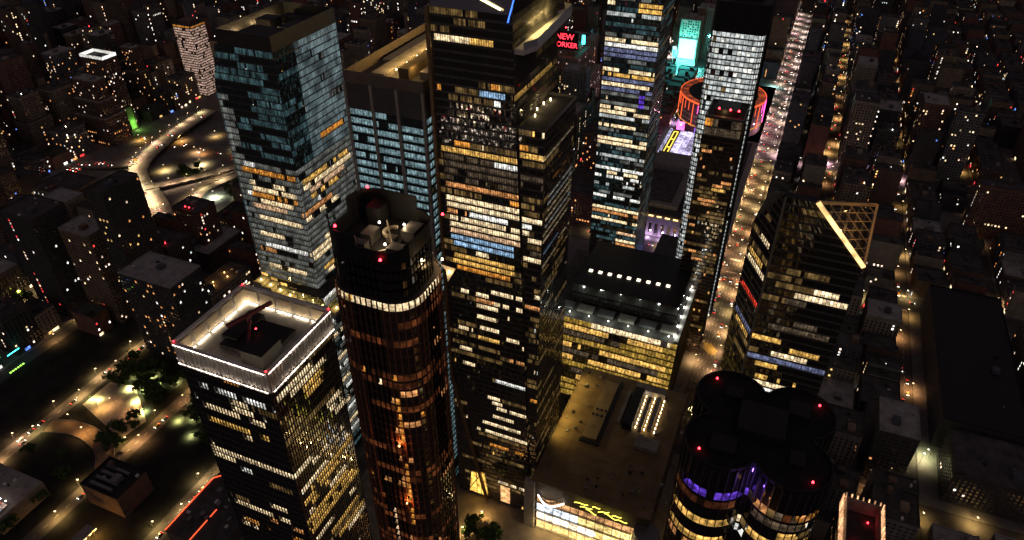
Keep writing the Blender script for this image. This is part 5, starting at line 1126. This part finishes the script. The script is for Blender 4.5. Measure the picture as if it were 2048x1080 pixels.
cars_x(SY[34], 320, 900, 18, ((-5, -1), (-1.6, -1), (2, 1), (5, 1)), 'car on the wide street beside the stepped hotel', 'cars on the wide street')
cars_y(575, 0, 320, 16, ((-5, 1), (-1.6, 1), (2, 1), (5, 1)), 'car on the avenue before the arena', 'cars on the arena avenue')
cars_y(300, -120, 300, 12, ((-5, -1), (-1.6, -1), (2, -1), (5, -1)), 'car on the avenue beyond the apartment tower', 'cars on the near avenue')
cars_y(40, 640, 900, 26, ((-6, 1), (-2, 1), (2, 1), (6, 1)), 'car on the avenue at the left edge', 'cars on the left avenue')
cars_y(300, 560, 980, 24, ((-6, -1), (-2, -1), (2, -1), (6, -1)), 'car on the avenue behind the ramps', 'cars behind the ramps')
for R_, lab, grp, n in ((RAMP1, 'car on the long curved ramp', 'cars on the curved ramp', 16), (RAMP4, 'car queuing on the ramp branch', 'cars on the ramp branch', 12)):
    for i in range(n):
        k = rd.randrange(len(R_)-1); p, q = R_[k], R_[k+1]; d = q-p; s = Vector((-d.y, d.x, 0)).normalized()*rd.choice((-4, -1, 2.5, 4.5)); car(p.x+s.x, p.y+s.y, math.atan2(d.y, d.x)+(math.pi if rd.random() < .5 else 0), lab, grp, rd, max(p.z, q.z)+.08)
for i in range(34):
    r_, c_ = divmod(i, 9); car(150+c_*7, 885+r_*5+c_*1.5, .25+(math.pi if r_ % 2 else 0), 'parked coach-yard car left of the curved ramp', 'cars in the yard by the ramp', rd, .1)

# ------------------------------------------------------------------ every alike thing gets a label of its own, counted from the near end of its row
ONES = ['', 'first', 'second', 'third', 'fourth', 'fifth', 'sixth', 'seventh', 'eighth', 'ninth', 'tenth', 'eleventh', 'twelfth', 'thirteenth', 'fourteenth', 'fifteenth', 'sixteenth', 'seventeenth', 'eighteenth', 'nineteenth']
TENS = ['', '', 'twenty', 'thirty', 'forty', 'fifty', 'sixty', 'seventy', 'eighty', 'ninety']
def ordinal(n):
    if n < 20: return ONES[n]
    return TENS[n//10][:-1]+'ieth' if n % 10 == 0 else TENS[n//10]+'-'+ONES[n % 10]
by = {}
for o in COL.objects:
    if o.parent is None and 'label' in o: by.setdefault(o['label'], []).append(o)
for lab, os_ in by.items():
    if len(os_) < 2: continue
    os_.sort(key=lambda o: (o.location-CAM).length)
    for i, o in enumerate(os_): o['label'] = '%s, %s from the near end' % (lab, ordinal(i+1))

# rooftop pieces belong to their roof
UPON = ('roof_plant', 'roof_unit', 'roof_vent', 'roof_block', 'roof_lamp', 'roof_pipe', 'cleaning_crane', 'pipe_run', 'work_lamp', 'beacon', 'roof_mound', 'roof_kerb', 'skylight', 'skylight_pane', 'roof_duct')
for o in list(COL.objects):
    if o.parent is None and 'category' in o:
        rfs = [c for c in o.children if c.name.split('.')[0] in ('roof', 'roof_deck')]
        if rfs:
            top = max(rfs, key=lambda c: max(v.co.z for v in c.data.vertices))
            for c in list(o.children):
                if c.name.split('.')[0] in UPON: c.parent = top
